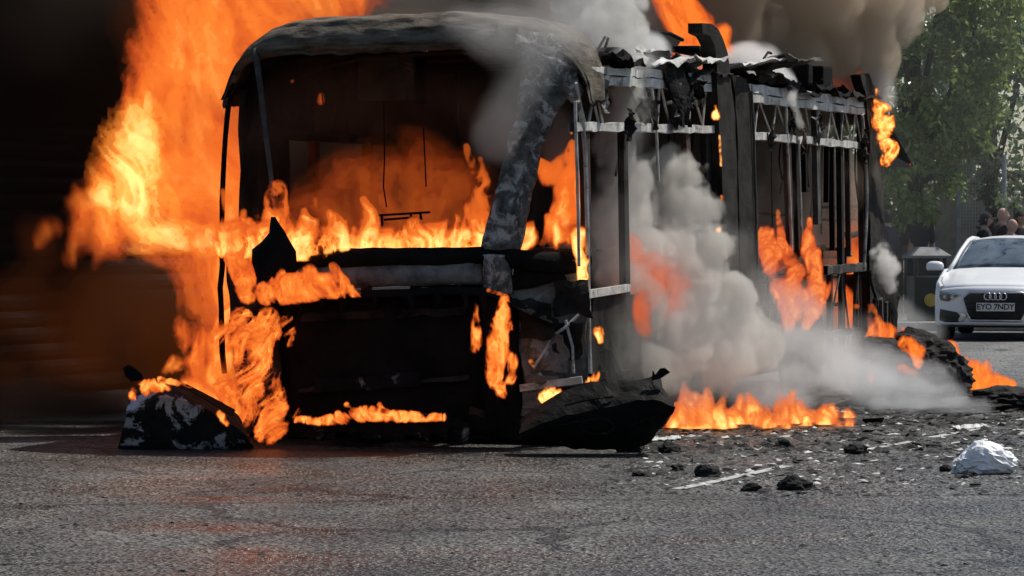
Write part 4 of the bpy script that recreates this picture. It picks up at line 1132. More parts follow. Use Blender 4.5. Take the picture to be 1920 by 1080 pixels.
def on_line(pts, r_, name, mat, off=0.02, parent=car, closed=False):
    P = []
    for a, b in zip(pts[:-1], pts[1:]):
        for k in range(6):
            t = k / 6; x = lerp(a[0], b[0], t); z = lerp(a[1], b[1], t); P.append((x, c_y(x, z) - off, z))
    if not closed: P.append((pts[-1][0], c_y(*pts[-1]) - off, pts[-1][1]))
    return MB().tube(P, r_, 8, closed).build(name, M[mat], parent, smooth=True)
on_line(gp + [gp[0]], 0.014, 'grille_surround', 'chrome', 0.016, grille, True)
for k in range(9):
    z = 0.31 + k * 0.035; hw = 0.35 + (0.09 * (z - 0.285) / 0.3) - (0.06 if z > 0.6 else 0)
    on_line([(-hw, z), (0, z), (hw, z)], 0.005, 'grille_bar', 'car_dark', 0.02, grille)
for k in range(4):
    cx = -0.105 + k * 0.07
    MB().tube([(cx + 0.047 * math.cos(a), -0.045, 0.612 + 0.047 * math.sin(a)) for a in [2 * math.pi * i / 24 for i in range(24)]], 0.0085, 8, True).build('badge_ring', M['chrome'], grille, smooth=True)
pl = MB().box((0, -0.035, 0.468), (0.52, 0.012, 0.115)).build('number_plate', M['plate'], car, bevel=0.004)
fc = bpy.data.curves.new('plate_lettering', 'FONT'); fc.body = 'EYO 7NDY'; fc.size = 0.108; fc.align_x = 'CENTER'; fc.align_y = 'CENTER'; fc.extrude = 0.001; fc.offset = 0.0022; fc.space_character = 0.96
fo = bpy.data.objects.new('plate_lettering', fc); col.objects.link(fo)
me = bpy.data.meshes.new_from_object(fo.evaluated_get(bpy.context.evaluated_depsgraph_get())); bpy.data.objects.remove(fo)
me.name = 'plate_lettering'; me.materials.clear(); me.materials.append(M['ink'])
lo_ = bpy.data.objects.new('plate_lettering', me); col.objects.link(lo_); lo_.parent = pl; lo_.location = (0, -0.0425, 0.468); lo_.rotation_euler = (R(90), 0, 0)
for s in (-1, 1):
    hlp = [(s * 0.475, 0.630), (s * 0.62, 0.655), (s * 0.80, 0.678), (s * 0.815, 0.60), (s * 0.79, 0.545), (s * 0.66, 0.535), (s * 0.63, 0.565)]
    hl_ = on_front(hlp, 0.012, 'headlight', 'lamp')
    on_line([(s * 0.49, 0.622), (s * 0.62, 0.643), (s * 0.78, 0.662)], 0.006, 'light_strip', 'chrome', 0.018, hl_)
    for cx in (0.60, 0.71):
        MB().lathe([(0.03, 0.0), (0.034, -0.012), (0.02, -0.016)], (s * cx, c_y(cx, 0.60) - 0.004, 0.60), 14, 'Y').build('lamp_lens', M['chrome'], hl_, smooth=True)
    on_front([(s * 0.455, 0.30), (s * 0.54, 0.39), (s * 0.80, 0.43), (s * 0.815, 0.27), (s * 0.62, 0.225), (s * 0.50, 0.235)], 0.010, 'air_intake', 'car_dark')
    on_front([(s * 0.40, 0.36), (s * 0.47, 0.385), (s * 0.53, 0.27), (s * 0.47, 0.245)], 0.022, 'intake_blade', 'chrome')
on_front([(-0.80, 0.215), (0.80, 0.215), (0.74, 0.185), (-0.74, 0.185)], 0.02, 'front_splitter', 'car_dark')
on_line([(-0.82, 0.232), (-0.4, 0.245), (0, 0.25), (0.4, 0.245), (0.82, 0.232)], 0.012, 'splitter_trim', 'car', 0.02)
MB().box((0, 2.2, 0.24), (1.5, 3.6, 0.08)).build('underbody', M['car_dark'], car)
MB().box((0, 2.4, 0.62), (1.40, 1.9, 0.5)).build('cabin_tub', M['car_dark'], car)
for s in (-1, 1):
    for yw in (0.86, 3.45):
        w_ = MB().lathe([(0.20, -0.1), (0.30, -0.10), (0.318, -0.06), (0.318, 0.06), (0.30, 0.10), (0.20, 0.1)], (s * 0.77, yw, 0.318), 28, 'X').build('wheel', M['rubber'], car, smooth=True)
        MB().lathe([(0.04, -0.06), (0.2, -0.07), (0.21, 0.07), (0.04, 0.06)], (s * 0.77, yw, 0.318), 20, 'X').build('rim', M['chrome'], w_)
MB().tube([(-0.25, 1.30, 1.005), (-0.6, 1.36, 0.985)], 0.008, 6).build('wiper', M['car_dark'], car)
MB().tube([(0.45, 1.31, 1.0), (0.0, 1.27, 1.012)], 0.008, 6).build('wiper', M['car_dark'], car)

# ------------------------------------------------------------------ litter bin
M['bin'] = surf('dark_green_bin', (0.008, 0.012, 0.010), (0.02, 0.028, 0.024), 5, 0.45, 0.15, 30)
M['gold'] = surf('gold_emblem', (0.35, 0.24, 0.04), (0.5, 0.36, 0.07), 5, 0.5, 0, 10)
M['bin_roof'] = surf('grey_bin_roof', (0.10, 0.11, 0.11), (0.20, 0.21, 0.21), 5, 0.35, 0.1, 20)
by_ = 53.0; bc = at(1737, 420, by_); sc_ = F / by_
bn = empty('litter_bin', (bc.x, by_, 0.12), R(8))
tag(bn, 'dark litter bin with a hipped roof beside the white car', 'bin')
zb = lambda py: CAM_Z - (py - HY) / sc_ - 0.12
MB().box((0, 0, zb(516) / 2), (0.50, 0.5, zb(516))).build('body', M['bin'], bn, bevel=0.02)
for sx in (-1, 1):
    for sy in (-1, 1):
        MB().box((sx * 0.225, sy * 0.225, (zb(516) + zb(482)) / 2), (0.05, 0.05, zb(482) - zb(516))).build('roof_post', M['bin'], bn)
MB().box((0, 0.0, (zb(516) + zb(482)) / 2), (0.32, 0.3, zb(482) - zb(516))).build('liner', M['bin'], bn)
h0, h1, h2 = zb(484), zb(479), zb(463)
rf = MB().add([(-.31, -.31, h0), (.31, -.31, h0), (.31, .31, h0), (-.31, .31, h0), (-.31, -.31, h1), (.31, -.31, h1), (.31, .31, h1), (-.31, .31, h1), (-.14, -.14, h2), (.14, -.14, h2), (.14, .14, h2), (-.14, .14, h2)],
         [(3, 2, 1, 0), (0, 1, 5, 4), (1, 2, 6, 5), (2, 3, 7, 6), (3, 0, 4, 7), (4, 5, 9, 8), (5, 6, 10, 9), (6, 7, 11, 10), (7, 4, 8, 11), (8, 9, 10, 11)]).build('roof', M['bin_roof'], bn, bevel=0.006)
MB().lathe([(0.10, 0.0), (0.10, -0.012), (0.085, -0.016)], (0.0, -0.25, zb(562)), 22, 'Y').build('emblem', M['gold'], bn)
MB().box((0, -0.255, zb(518)), (0.46, 0.02, 0.02)).build('rim', M['bin_roof'], bn)

# ------------------------------------------------------------------ fence, trellis, poles, banner behind the car
M['fence'] = surf('weathered_fence', (0.07, 0.06, 0.048), (0.16, 0.135, 0.105), 4, 0.9, 0.4, 25, stretch=(3, 3, 0.5))
M['trellis'] = surf('grey_trellis', (0.28, 0.28, 0.265), (0.42, 0.42, 0.40), 6, 0.85, 0.2, 30)
M['post'] = surf('grey_post', (0.22, 0.24, 0.26), (0.34, 0.36, 0.38), 5, 0.7, 0.1, 20)
M['tan'] = surf('grey_render', (0.20, 0.19, 0.17), (0.32, 0.30, 0.27), 4, 0.9, 0.3, 20)
fy = 58.0
fn = empty('board_fence', (at(1725, 420, fy).x, fy, 0.12))
tag(fn, 'dark weathered board fence behind the litter bin', 'fence')
bme = None
for k in range(20):
    x = -1.9 + k * 0.155
    if bme is None:
        ob = MB().box((0, 0, 0.85), (0.145, 0.03, 1.7)).build('board', M['fence'], fn); bme = ob.data
    else:
        ob = bpy.data.objects.new('board', bme); col.objects.link(ob); ob.parent = fn
    ob.location = (x, rng.uniform(-0.008, 0.008), rng.uniform(-0.02, 0.02))
for z in (0.4, 1.35): MB().box((-0.42, 0.04, z), (3.1, 0.04, 0.08)).build('fence_rail', M['fence'], fn)
tn = empty('trellis_panel', (at(1823, 420, 56.5).x, 56.5, 0.12))
tag(tn, 'grey square-mesh trellis with a tall post behind the car', 'trellis')
zt = lambda py, Y: CAM_Z - (py - HY) * Y / F - 0.12
TZ = zt(205, 56.5)
MB().box((-0.225, 0, zt(300, 56.5) / 2), (0.07, 0.07, zt(300, 56.5))).build('post', M['post'], tn, bevel=0.005)
for k in range(11): MB().box((-0.19 + k * 0.048, 0.0, TZ / 2), (0.014, 0.012, TZ)).build('lath', M['trellis'], tn)
for k in range(60): MB().box((0.05, 0.014, 0.1 + k * TZ / 60), (0.5, 0.012, 0.014)).build('cross_lath', M['trellis'], tn)
bw = MB()
bw.box((at(1840, 420, 57.2).x + 2.5, 57.6, 1.0), (6.5, 0.3, 2.0))
tag(bw.build('garden_wall', M['tan']), 'grey-brown garden wall behind the people and the trellis', 'wall')
for (px, y0, Y, r_, lb, z1) in ((1883, 290, 55.5, 0.035, 'pale slim pole right of the trellis', 0), (1749, 385, 57.2, 0.035, 'grey pole in front of the board fence', 0)):
    b = at(px, y0, Y)
    o = MB().tube([(b.x, Y, 0.12), (b.x, Y, b.z)], r_, 10).build('pole', M['post']); tag(o, lb, 'pole')
ln = empty('street_lamp', (at(1856, 420, 57.0).x, 57.0, 0.12))
tag(ln, 'street lamp with a flat pale head reaching out of the ivy', 'street lamp')
zl = zt(211, 57.0)
MB().tube([(0, 0, 0), (0, 0, zl)], 0.05, 10).build('pole', M['fence'], ln)
MB().box((0.1, 0, zl + 0.02), (0.50, 0.16, 0.055), Matrix.Rotation(R(7), 3, 'Y')).build('lamp_head', M['post'], ln, bevel=0.012)
# green and red banner at the top right
M['green'] = surf('green_cloth', (0.06, 0.16, 0.07), (0.09, 0.22, 0.10), 3, 0.9, 0.2, 10)
M['redc'] = surf('red_cloth', (0.33, 0.06, 0.07), (0.42, 0.09, 0.10), 3, 0.9, 0.2, 10)
Yb = 62.0
rw = [[at(1895 + i * 6, 66 - j * 17, Yb) + Vector((0, 0.03 * math.sin(i * 1.1 + j * .4), 0)) for i in range(10)] for j in range(6)]
fl = MB().sheet(rw, (0, 0.01, 0)).build('banner', M['green'], smooth=True)
tag(fl, 'green banner with red stripes hanging at the top right corner', 'banner')
for (xa, xb, ya, yb_) in ((1889, 1897, 0, 42), (1914, 1922, 0, 20)):
    MB().sheet([[at(x, y, Yb - 0.06) for x in (xa, xb)] for y in (yb_, ya - 20)], (0, 0.012, 0)).build('stripe', M['redc'], fl)
MB().tube([at(1886, 120, Yb), at(1886, -60, Yb)], 0.02, 8).build('banner_pole', M['post'], fl)

# ------------------------------------------------------------------ trees, ivy, rose bush
def leaf_mat(name, a, b, c):
    m, nt = new_mat(name)
    N = nt.nodes.new; L = nt.links.new
    out = N('ShaderNodeOutputMaterial'); p = N('ShaderNodeBsdfPrincipled'); t = N('ShaderNodeBsdfTranslucent'); mx = N('ShaderNodeMixShader')
    oi = N('ShaderNodeTexCoord'); nz = N('ShaderNodeTexNoise'); nz.inputs['Scale'].default_value = 1.7; nz.inputs['Detail'].default_value = 5
    L(oi.outputs['Object'], nz.inputs[0])
    wn_ = N('ShaderNodeTexWhiteNoise'); ge = N('ShaderNodeNewGeometry')
    rp = N('ShaderNodeValToRGB'); rp.color_ramp.elements[0].color = (*a, 1); rp.color_ramp.elements[1].color = (*c, 1)
    e = rp.color_ramp.elements.new(0.5); e.color = (*b, 1)
    ad = N('ShaderNodeMath'); ad.operation = 'MULTIPLY_ADD'; ad.inputs[1].default_value = 0.5
    L(ge.outputs['Random Per Island'], ad.inputs[0])
    m2 = N('ShaderNodeMath'); m2.operation = 'MULTIPLY_ADD'; m2.inputs[1].default_value = 1.2; m2.inputs[2].default_value = -0.35
    L(nz.outputs[0], m2.inputs[0]); L(m2.outputs[0], ad.inputs[2]); L(ad.outputs[0], rp.inputs[0])
    L(rp.outputs[0], p.inputs['Base Color']); L(rp.outputs[0], t.inputs[0])
    p.inputs['Roughness'].default_value = 0.27; p.inputs['Specular IOR Level'].default_value = 0.5
    mx.inputs[0].default_value = 0.45; L(p.outputs[0], mx.inputs[1]); L(t.outputs[0], mx.inputs[2]); L(mx.outputs[0], out.inputs[0])
    return m
M['leaf'] = leaf_mat('tree_leaves', (0.045, 0.09, 0.026), (0.19, 0.27, 0.07), (0.50, 0.54, 0.17))
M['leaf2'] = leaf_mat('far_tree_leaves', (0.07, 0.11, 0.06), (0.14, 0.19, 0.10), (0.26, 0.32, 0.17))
M['ivy'] = leaf_mat('ivy_leaves', (0.02, 0.03, 0.018), (0.045, 0.06, 0.032), (0.10, 0.12, 0.07))
M['bark'] = surf('bark', (0.025, 0.02, 0.015), (0.07, 0.055, 0.04), 6, 0.95, 0.8, 20, stretch=(3, 3, 0.6))
def leaves(name, clumps, n, size, mat, seed, parent=None, droop=0.3):
    """clumps: (centre, radius); leaf-sized bent blades spread through them"""
    r_ = np.random.RandomState(seed)
    w = np.array([c[1] ** 2 for c in clumps]); w = w / w.sum()
    pick = r_.choice(len(clumps), n, p=w)
    C = np.array([list(c[0]) for c in clumps])[pick]; Rr = np.array([c[1] for c in clumps])[pick]
    d = r_.normal(size=(n, 3)); d /= np.linalg.norm(d, axis=1)[:, None]
    rad = Rr * (0.35 + 0.65 * r_.rand(n) ** 0.6)
    P = C + d * rad[:, None] * np.array([1, 1, 0.85])
    keep = vnoise(P * 2.6, seed) + 0.25 * vnoise(P * 6, seed + 3) > 0.56
    P = P[keep]; n = len(P)
    ax = r_.normal(size=(n, 3)) + np.array([0, 0, -droop * 2]); ax /= np.linalg.norm(ax, axis=1)[:, None]
    nn = r_.normal(size=(n, 3)) + np.array([0, 0, 1.0]); sd = np.cross(ax, nn); sd /= np.linalg.norm(sd, axis=1)[:, None]
    up = np.cross(sd, ax)
    s = size * (0.6 + 0.8 * r_.rand(n))[:, None]
    V = np.stack([P, P + ax * s * 0.5 + sd * s * 0.28 + up * s * 0.06, P + ax * s, P + ax * s * 0.5 - sd * s * 0.28 + up * s * 0.06], 1).reshape(-1, 3)
    Q = np.arange(n * 4).reshape(-1, 4)
    o = np_mesh(name, V, Q, mat, parent)
    return o
def tree(name, label, base, clumps, n, size, mat, seed, trunk_r, parts=True):
    t = empty(name, base); tag(t, label, 'tree')
    b = Vector(base)
    loc = [(Vector(c) - b, r_) for c, r_ in clumps]
    top = max(c.z for c, r_ in loc)
    cx = sum((c for c, r_ in loc), Vector()) / len(loc)
    mb = MB(); mid = Vector((cx.x * 0.3, cx.y * 0.3, top * 0.35))
    mb.tube(resample([(0, 0, 0), mid * 0.5 + Vector((0.05, 0, 0)), mid, Vector((cx.x * .6, cx.y * .6, top * 0.75))], 10), [trunk_r * (1 - 0.07 * k) for k in range(10)], 10)
    rr_ = random.Random(seed)
    for c, r_ in rr_.sample(loc, min(14, len(loc))):
        s0 = mid * rr_.uniform(0.8, 1.5)
        mb.tube(resample([s0, s0.lerp(c, 0.5) + Vector((0, 0, 0.15)), c], 6), [trunk_r * 0.4 * (1 - 0.13 * k) for k in range(6)], 6)
    mb.build('trunk', M['bark'], t, smooth=True)
    cr = leaves('crown', [(c, r_) for c, r_ in loc], n, size, mat, seed, t)
    tag(cr, kind='stuff')
    return t
tr = random.Random(5)
cl = []
Yt = 56.0
for px, py, r_ in ((1660, 110, .5), (1640, 60, .45), (1700, 60, .6), (1690, 180, .55), (1680, 250, .45), (1700, 320, .5), (1675, 350, .3), (1740, 140, .7), (1750, 240, .6), (1740, 330, .5), (1715, 380, .3), (1730, 400, .22),
                  (1790, 80, .7), (1800, 180, .6), (1780, 280, .45), (1770, 345, .3), (1760, 10, .8), (1680, -30, .7), (1840, 10, .8), (1850, 110, .6), (1835, 200, .45), (1820, 260, .3), (1610, 100, .5), (1600, 200, .5), (1620, 10, .6), (1580, 60, .6), (1660, 300, .4), (1630, 400, .4), (1600, 330, .5), (1690, 410, .22)):
    for q in range(2):
        Yq = Yt + tr.uniform(-0.9, 1.2)
        cl.append((at(px + tr.uniform(-18, 18), py + tr.uniform(-16, 16), Yq), r_ * tr.uniform(0.7, 1.0)))
for k in range(4):
    cl.append((Vector((at(1740, 0, Yt).x + tr.uniform(-2.6, 2.2), Yt + tr.uniform(-1, 2.5), 5.2 + tr.uniform(0, 1.6))), tr.uniform(0.6, 0.9)))
tree('broadleaf_tree', 'large dark green tree overhanging the pavement behind the bus', (at(1726, 420, 56.6).x, 57.3, 0.12), cl, 30000, 0.125, M['leaf'], 3, 0.17)
cl = []
for k in range(85):
    cl.append((Vector((tr.uniform(6.2, 12.0), tr.uniform(62, 66), tr.uniform(0.8, 5.6))), tr.uniform(0.8, 1.3)))
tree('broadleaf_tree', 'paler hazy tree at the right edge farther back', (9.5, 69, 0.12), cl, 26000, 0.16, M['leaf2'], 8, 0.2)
cl = []
for k in range(50):
    cl.append((Vector((tr.uniform(-2.0, 6.5), tr.uniform(70, 76), tr.uniform(1.0, 11.5))), tr.uniform(0.9, 1.5)))
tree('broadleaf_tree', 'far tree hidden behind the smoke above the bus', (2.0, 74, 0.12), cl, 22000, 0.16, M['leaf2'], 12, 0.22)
iv = empty('ivy_column', (at(1858, 420, 56.3).x, 56.3, 0.12)); tag(iv, 'ivy climbing the dark post beside the trellis', 'ivy')
MB().tube([(0, 0.1, 0), (0.02, 0.12, 1.8), (0, 0.1, zt(200, 56.3))], 0.05, 8).build('stem', M['bark'], iv)
tag(leaves('foliage', [(Vector((0.02 * math.sin(k), 0, 0.9 + k * 0.13)), 0.20 + 0.04 * math.sin(k * 1.7)) for k in range(20)], 3200, 0.075, M['ivy'], 21, iv), kind='stuff')
rb = empty('rose_bush', (at(1903, 420, 55.0).x, 55.0, 0.12)); tag(rb, 'rose bush with a white bloom above the people by the car', 'plant')
MB().tube([(0, 0, 0), (0.03, 0, 1.0), (-0.02, 0, zt(372, 55))], 0.018, 6).build('stem', M['bark'], rb)
tag(leaves('foliage', [(Vector((-0.05 + 0.1 * math.sin(k * 2.1), 0, 1.0 + k * 0.10)), 0.24) for k in range(9)], 1500, 0.07, M['leaf2'], 23, rb), kind='stuff')
M['petal'] = surf('white_petals', (0.7, 0.7, 0.66), (0.8, 0.8, 0.76), 5, 0.7, 0.3, 20)
for (px, py, s) in ((1906, 362, 0.055), (1893, 378, 0.028)):
    p = at(px, py, 54.7) - Vector(rb.location)
    mb = MB()
    for a in range(9):
        t = a * 2.4; rr_ = s * (0.35 + 0.08 * a)
        mb.sheet([[p + Vector((math.cos(t + u_) * rr_ * (0.6 + 0.5 * v_), math.sin(t + u_) * rr_ * (0.6 + 0.5 * v_) , s * (0.9 * v_ - 0.4)))for u_ in (-.6, 0, .6)] for v_ in (0, .5, 1)], (0, 0, 0.003))
    mb.build('bloom', M['petal'], rb, smooth=True)

# ------------------------------------------------------------------ people behind the car and the bin
SK = [surf('skin_%d' % k, c, tuple(v * 1.12 for v in c), 6, 0.6, 0.05, 40) for k, c in enumerate([(0.42, 0.25, 0.19), (0.48, 0.28, 0.22), (0.36, 0.22, 0.16)])]
CLO = [surf('dark_cloth_%d' % k, c, tuple(v * 1.5 for v in c), 8, 0.95, 0.4, 30) for k, c in enumerate([(0.012, 0.012, 0.014), (0.014, 0.017, 0.028), (0.04, 0.028, 0.028), (0.02, 0.02, 0.022)])]
HAIR = surf('dark_hair', (0.010, 0.009, 0.008), (0.025, 0.02, 0.018), 20, 0.8, 0.5, 60, stretch=(1, 1, 4))
def skin_mesh(name, verts, edges, radii, mat, parent, lvl=2):
    me = bpy.data.meshes.new(name); me.from_pydata([tuple(v) for v in verts], edges, [])
    o = bpy.data.objects.new(name, me); col.objects.link(o); o.parent = parent
    md = o.modifiers.new('skin', 'SKIN'); 
    if not me.skin_vertices: 
        bpy.context.view_layer.objects.active = o
    for i, r_ in enumerate(radii):
        sv = me.skin_vertices[0].data[i]
        sv.radius = r_ if isinstance(r_, tuple) else (r_, r_)
    me.skin_vertices[0].data[0].use_root = True
    md.use_smooth_shade = True
    sb = o.modifiers.new('subsurf', 'SUBSURF'); sb.levels = lvl; sb.render_levels = lvl
    me.materials.append(mat)
    return o
def person(label, loc, h, yaw, skin, top, legs, hair=None, cap=False, arms='down', stoop=0.0):
    p = empty('person', loc, yaw); tag(p, label, 'person')
    k = h / 1.75
    S = lambda x, y, z: Vector((x * k, (y - stoop * max(0, z - 1.0)) * k, z * k))
    # body faces local -y
    V = [S(0, 0, 0.98), S(0, 0, 1.18), S(0, 0.0, 1.38), S(0, 0, 1.50), S(0, -0.01, 1.56)]
    rd = [(0.15 * k, 0.11 * k), (0.15 * k, 0.11 * k), (0.17 * k, 0.12 * k), (0.065 * k, 0.065 * k), (0.055 * k, 0.055 * k)]
    E = [(0, 1), (1, 2), (2, 3), (3, 4)]
    def chain(start, pts, rr_):
        prev = start
        for q, r_ in zip(pts, rr_):
            V.append(q); rd.append(r_ * k if not isinstance(r_, tuple) else tuple(v * k for v in r_)); E.append((prev, len(V) - 1)); prev = len(V) - 1
        return prev
    for s in (-1, 1):
        chain(0, [S(s * 0.10, 0, 0.90), S(s * 0.105, -0.01, 0.50), S(s * 0.11, 0.02, 0.10), S(s * 0.115, -0.10, 0.04)], [0.095, 0.06, 0.042, 0.035])
        if arms == 'down': A_ = [S(s * 0.19, 0, 1.42), S(s * 0.25, 0.02, 1.14), S(s * 0.25, -0.07, 0.90), S(s * 0.245, -0.10, 0.80)]
        else: A_ = [S(s * 0.19, 0, 1.42), S(s * 0.25, -0.02, 1.15), S(s * 0.10, -0.22, 1.16), S(s * 0.03, -0.27, 1.20)]
        w_ = chain(2, A_, [0.058, 0.045, 0.033, 0.03])
        hd = A_[-1]; dr = (A_[-1] - A_[-2]).normalized()
        for f in range(4):
            chain(w_, [hd + dr * 0.05 * k + Vector(((f - 1.5) * 0.018 * k, 0, 0)), hd + dr * (0.09 + 0.01 * (f in (1, 2))) * k + Vector(((f - 1.5) * 0.02 * k, -0.015 * k, 0))], [0.009, 0.008])
        chain(w_, [hd + dr * 0.02 * k + Vector((-s * 0.035 * k, -0.02 * k, 0))], [0.010])
    b = skin_mesh('body', V, E, rd, skin, p)
    # clothing: jacket and trousers over the body
    V2 = [S(0, 0, 0.92), S(0, 0, 1.18), S(0, 0, 1.40), S(0, 0.01, 1.515)]; r2 = [(0.185 * k, 0.135 * k), (0.185 * k, 0.14 * k), (0.21 * k, 0.155 * k), (0.105 * k, 0.10 * k)]; E2 = [(0, 1), (1, 2), (2, 3)]
    for s in (-1, 1):
        A_ = [S(s * 0.20, 0, 1.42), S(s * 0.26, 0.02, 1.14), S(s * 0.26, -0.07, 0.90)] if arms == 'down' else [S(s * 0.20, 0, 1.42), S(s * 0.26, -0.02, 1.15), S(s * 0.11, -0.21, 1.16)]
        prev = 2
        for q, r_ in zip(A_, (0.085, 0.066, 0.052)):
            V2.append(q); r2.append(r_ * k); E2.append((prev, len(V2) - 1)); prev = len(V2) - 1
    skin_mesh('jacket', V2, E2, r2, top, p)
    V3 = [S(0, 0, 0.96)]; r3 = [(0.17 * k, 0.125 * k)]; E3 = []
    for s in (-1, 1):
        prev = 0
        for q, r_ in zip([S(s * 0.10, 0, 0.86), S(s * 0.105, -0.01, 0.50), S(s * 0.11, 0.02, 0.08)], (0.11, 0.078, 0.065)):
            V3.append(q); r3.append(r_ * k); E3.append((prev, len(V3) - 1)); prev = len(V3) - 1
    skin_mesh('trousers', V3, E3, r3, legs, p)
    # head with brow, nose, chin and ears
    hc = S(0, -0.03, 1.625); mb = MB(); rws = []
    for j in range(17):
        ph = math.pi * j / 16; row = []
        for i in range(25):
            a = 2 * math.pi * i / 24
            x = math.sin(ph) * math.sin(a); y = -math.sin(ph) * math.cos(a); z = math.cos(ph)
            q = Vector((x * 0.076, y * 0.096, z * 0.118))
            if z < 0: q.x *= 1 + 0.28 * z; q.y *= 1 + 0.12 * z
            fr_ = max(0.0, -y) ** 2
            nose = math.exp(-((x / 0.20) ** 2 + ((z + 0.12) / 0.24) ** 2)) * fr_
            eye = (math.exp(-(((abs(x) - 0.42) / 0.18) ** 2 + ((z - 0.08) / 0.12) ** 2))) * fr_
            mouth = math.exp(-((x / 0.32) ** 2 + ((z + 0.52) / 0.06) ** 2)) * fr_
            q.y -= 0.026 * nose - 0.010 * eye - 0.005 * mouth
            ear = math.exp(-(((abs(x) - 1.0) / 0.12) ** 2 + (y / 0.16) ** 2 + (z / 0.26) ** 2))
            q.x += math.copysign(0.016 * ear, x)
            row.append(hc + q * k)
        rws.append(row)
    mb.sheet(rws); mb.build('head', skin, p, smooth=True)
    if hair or cap:
        mb = MB(); rws = []
        for j in range(10):
            ph = (math.pi * 0.70) * j / 9; row = []
            for i in range(25):
                a = 2 * math.pi * i / 24; x = math.sin(ph) * math.sin(a); y = -math.sin(ph) * math.cos(a); z = math.cos(ph)
                lim = 0.25 if y < -0.3 else -0.85
                row.append(hc + Vector((x * 0.084, y * 0.104 + 0.006, max(z, lim) * 0.130)) * k * (1.02 + 0.08 * n1(x * 4, y * 4, z * 4, 6)))
            rws.append(row)
        o = mb.sheet(rws).build('cap' if cap else 'hair', HAIR if not cap else top, p, smooth=True)
        if cap:
            MB().sheet([[hc + Vector((x_ * 0.07, -0.09 - y_, 0.035 - 0.02 * x_ * x_)) * k for x_ in (-1, -.5, 0, .5, 1)] for y_ in (0, 0.035, 0.07)], (0, 0, 0.006)).build('cap_peak', top, o)
    return p
gx = lambda px, Y: at(px, 420, Y).x
person('person in a dark cap and dark jacket seen in profile behind the car', (gx(1846, 53.6), 53.6, 0.12), 1.66, R(75), SK[0], CLO[0], CLO[3], cap=True)
person('bald person in a brownish jacket, tallest of those behind the car', (gx(1877, 54.6), 54.6, 0.12), 1.74, R(100), SK[1], CLO[2], CLO[3])
person('bald pink-headed person nearest the car roof at the right', (gx(1895, 53.2), 53.2, 0.12), 1.56, R(60), SK[1], CLO[2], CLO[1])
person('dark-haired person at the right edge behind the car', (gx(1912, 54.8), 54.8, 0.12), 1.69, R(20), SK[2], CLO[3], CLO[1], hair=True)
person('person in a navy coat standing behind the litter bin under the leaves', (gx(1722, 56.9), 56.9, 0.12), 1.80, R(-160), SK[0], CLO[1], CLO[1], hair=True, arms='front')
person('person in dark clothes half hidden by the rear of the bus', (gx(1664, 54.0), 54.0, 0.12), 1.70, R(-120), SK[0], CLO[1], CLO[0], hair=True)
# ------------------------------------------------------------------ fire
def sY(px, x=0.0):
    """distance of the bus side (or a plane x metres off it) at a column of the photo"""
    return b2w(*side(px, 420, x)).y
BIG = [(-0.04, 'faint', 1.6), (0.12, 'red', 3.2), (0.30, 'orange', 5.5), (0.50, 'amber', 7.0), (0.72, 'yellow', 7.0)]
SMALL = [(-0.06, 'faint', 6.0), (0.06, 'red', 11.0), (0.16, 'orange', 20.0), (0.28, 'amber', 44.0), (0.40, 'yellow', 90.0), (0.56, 'white', 150.0)]
HOT = [(-0.04, 'faint', 10.0), (0.06, 'orange', 22.0), (0.18, 'amber', 50.0), (0.30, 'yellow', 110.0), (0.46, 'white', 150.0)]
SOFT = [(0.0, 'halo', 0.9), (0.20, 'deep', 0.5), (0.44, 'red', 0.7), (0.74, 'orange', 1.0)]
LICK = [(-0.03, 'faint', 10.0), (0.07, 'red', 22.0), (0.17, 'orange', 38.0), (0.30, 'amber', 80.0), (0.46, 'yellow', 160.0)]

flames('tall sheet of orange flame rising along the far side of the bus', [
    [(440, 600, 26.0, .22), (412, 510, 26.2, .42), (385, 410, 26.4, .56), (352, 320, 26.6, .60), (345, 220, 26.7, .56), (372, 110, 26.8, .58), (410, 10, 26.9, .66), (430, -110, 27, .8)],
    [(350, 400, 26.4, .45), (250, 390, 26.3, .42), (185, 425, 26.2, .26), (140, 480, 26.2, .12)],
    [(300, 330, 26.4, .40), (225, 345, 26.3, .30), (150, 380, 26.3, .16)],
    [(420, 60, 27, .5), (520, 10, 27, .5), (640, -40, 27, .45)],
    [(430, 250, 26.9, .35), (425, 420, 26.6, .3)], [(425, 470, 26.3, .34), (405, 560, 26.2, .30), (420, 650, 26.1, .26), (410, 740, 26.0, .24)], [(300, 440, 26.4, .3), (380, 480, 26.3, .34)], [(310, 200, 26.8, .34), (320, 90, 27, .36)], [(330, 450, 26.4, .3), (355, 520, 26.3, .26), (390, 590, 26.2, .22), (385, 660, 26.1, .14)], [(250, 430, 26.3, .22), (285, 480, 26.3, .15), (320, 510, 26.3, .08)], [(190, 440, 26.2, .16), (175, 500, 26.2, .07)], [(90, 430, 26.4, .13), (60, 470, 26.4, .06)]],
    BIG, h=0.018, hy=2.8, freq=3.6, amp=1.6, stretch=0.34, lean=(-0.35, 0), dscale=0.26, seed=2, warp=0.22, octv=5, ridge=0.45, gain=0.72, cap=0.62)
flames('pale yellow heart of the tall flame left of the bus', [
    [(275, 410, 26.0, .30), (245, 330, 26.1, .34), (262, 250, 26.2, .30), (275, 190, 26.3, .16)], [(300, 440, 26.1, .2), (400, 450, 26, .14)], [(200, 370, 26.0, .2), (160, 385, 26, .1)]],
    [(0.04, 'orange', 2.5), (0.26, 'amber', 5.0), (0.5, 'yellow', 9.0), (0.75, 'white', 10.0)], h=0.018, hy=2.2, freq=6.0, amp=2.0, ridge=0.5, gain=0.72, stretch=0.4, lean=(-0.5, 0), dscale=0.3, seed=5, warp=0.2, octv=4)
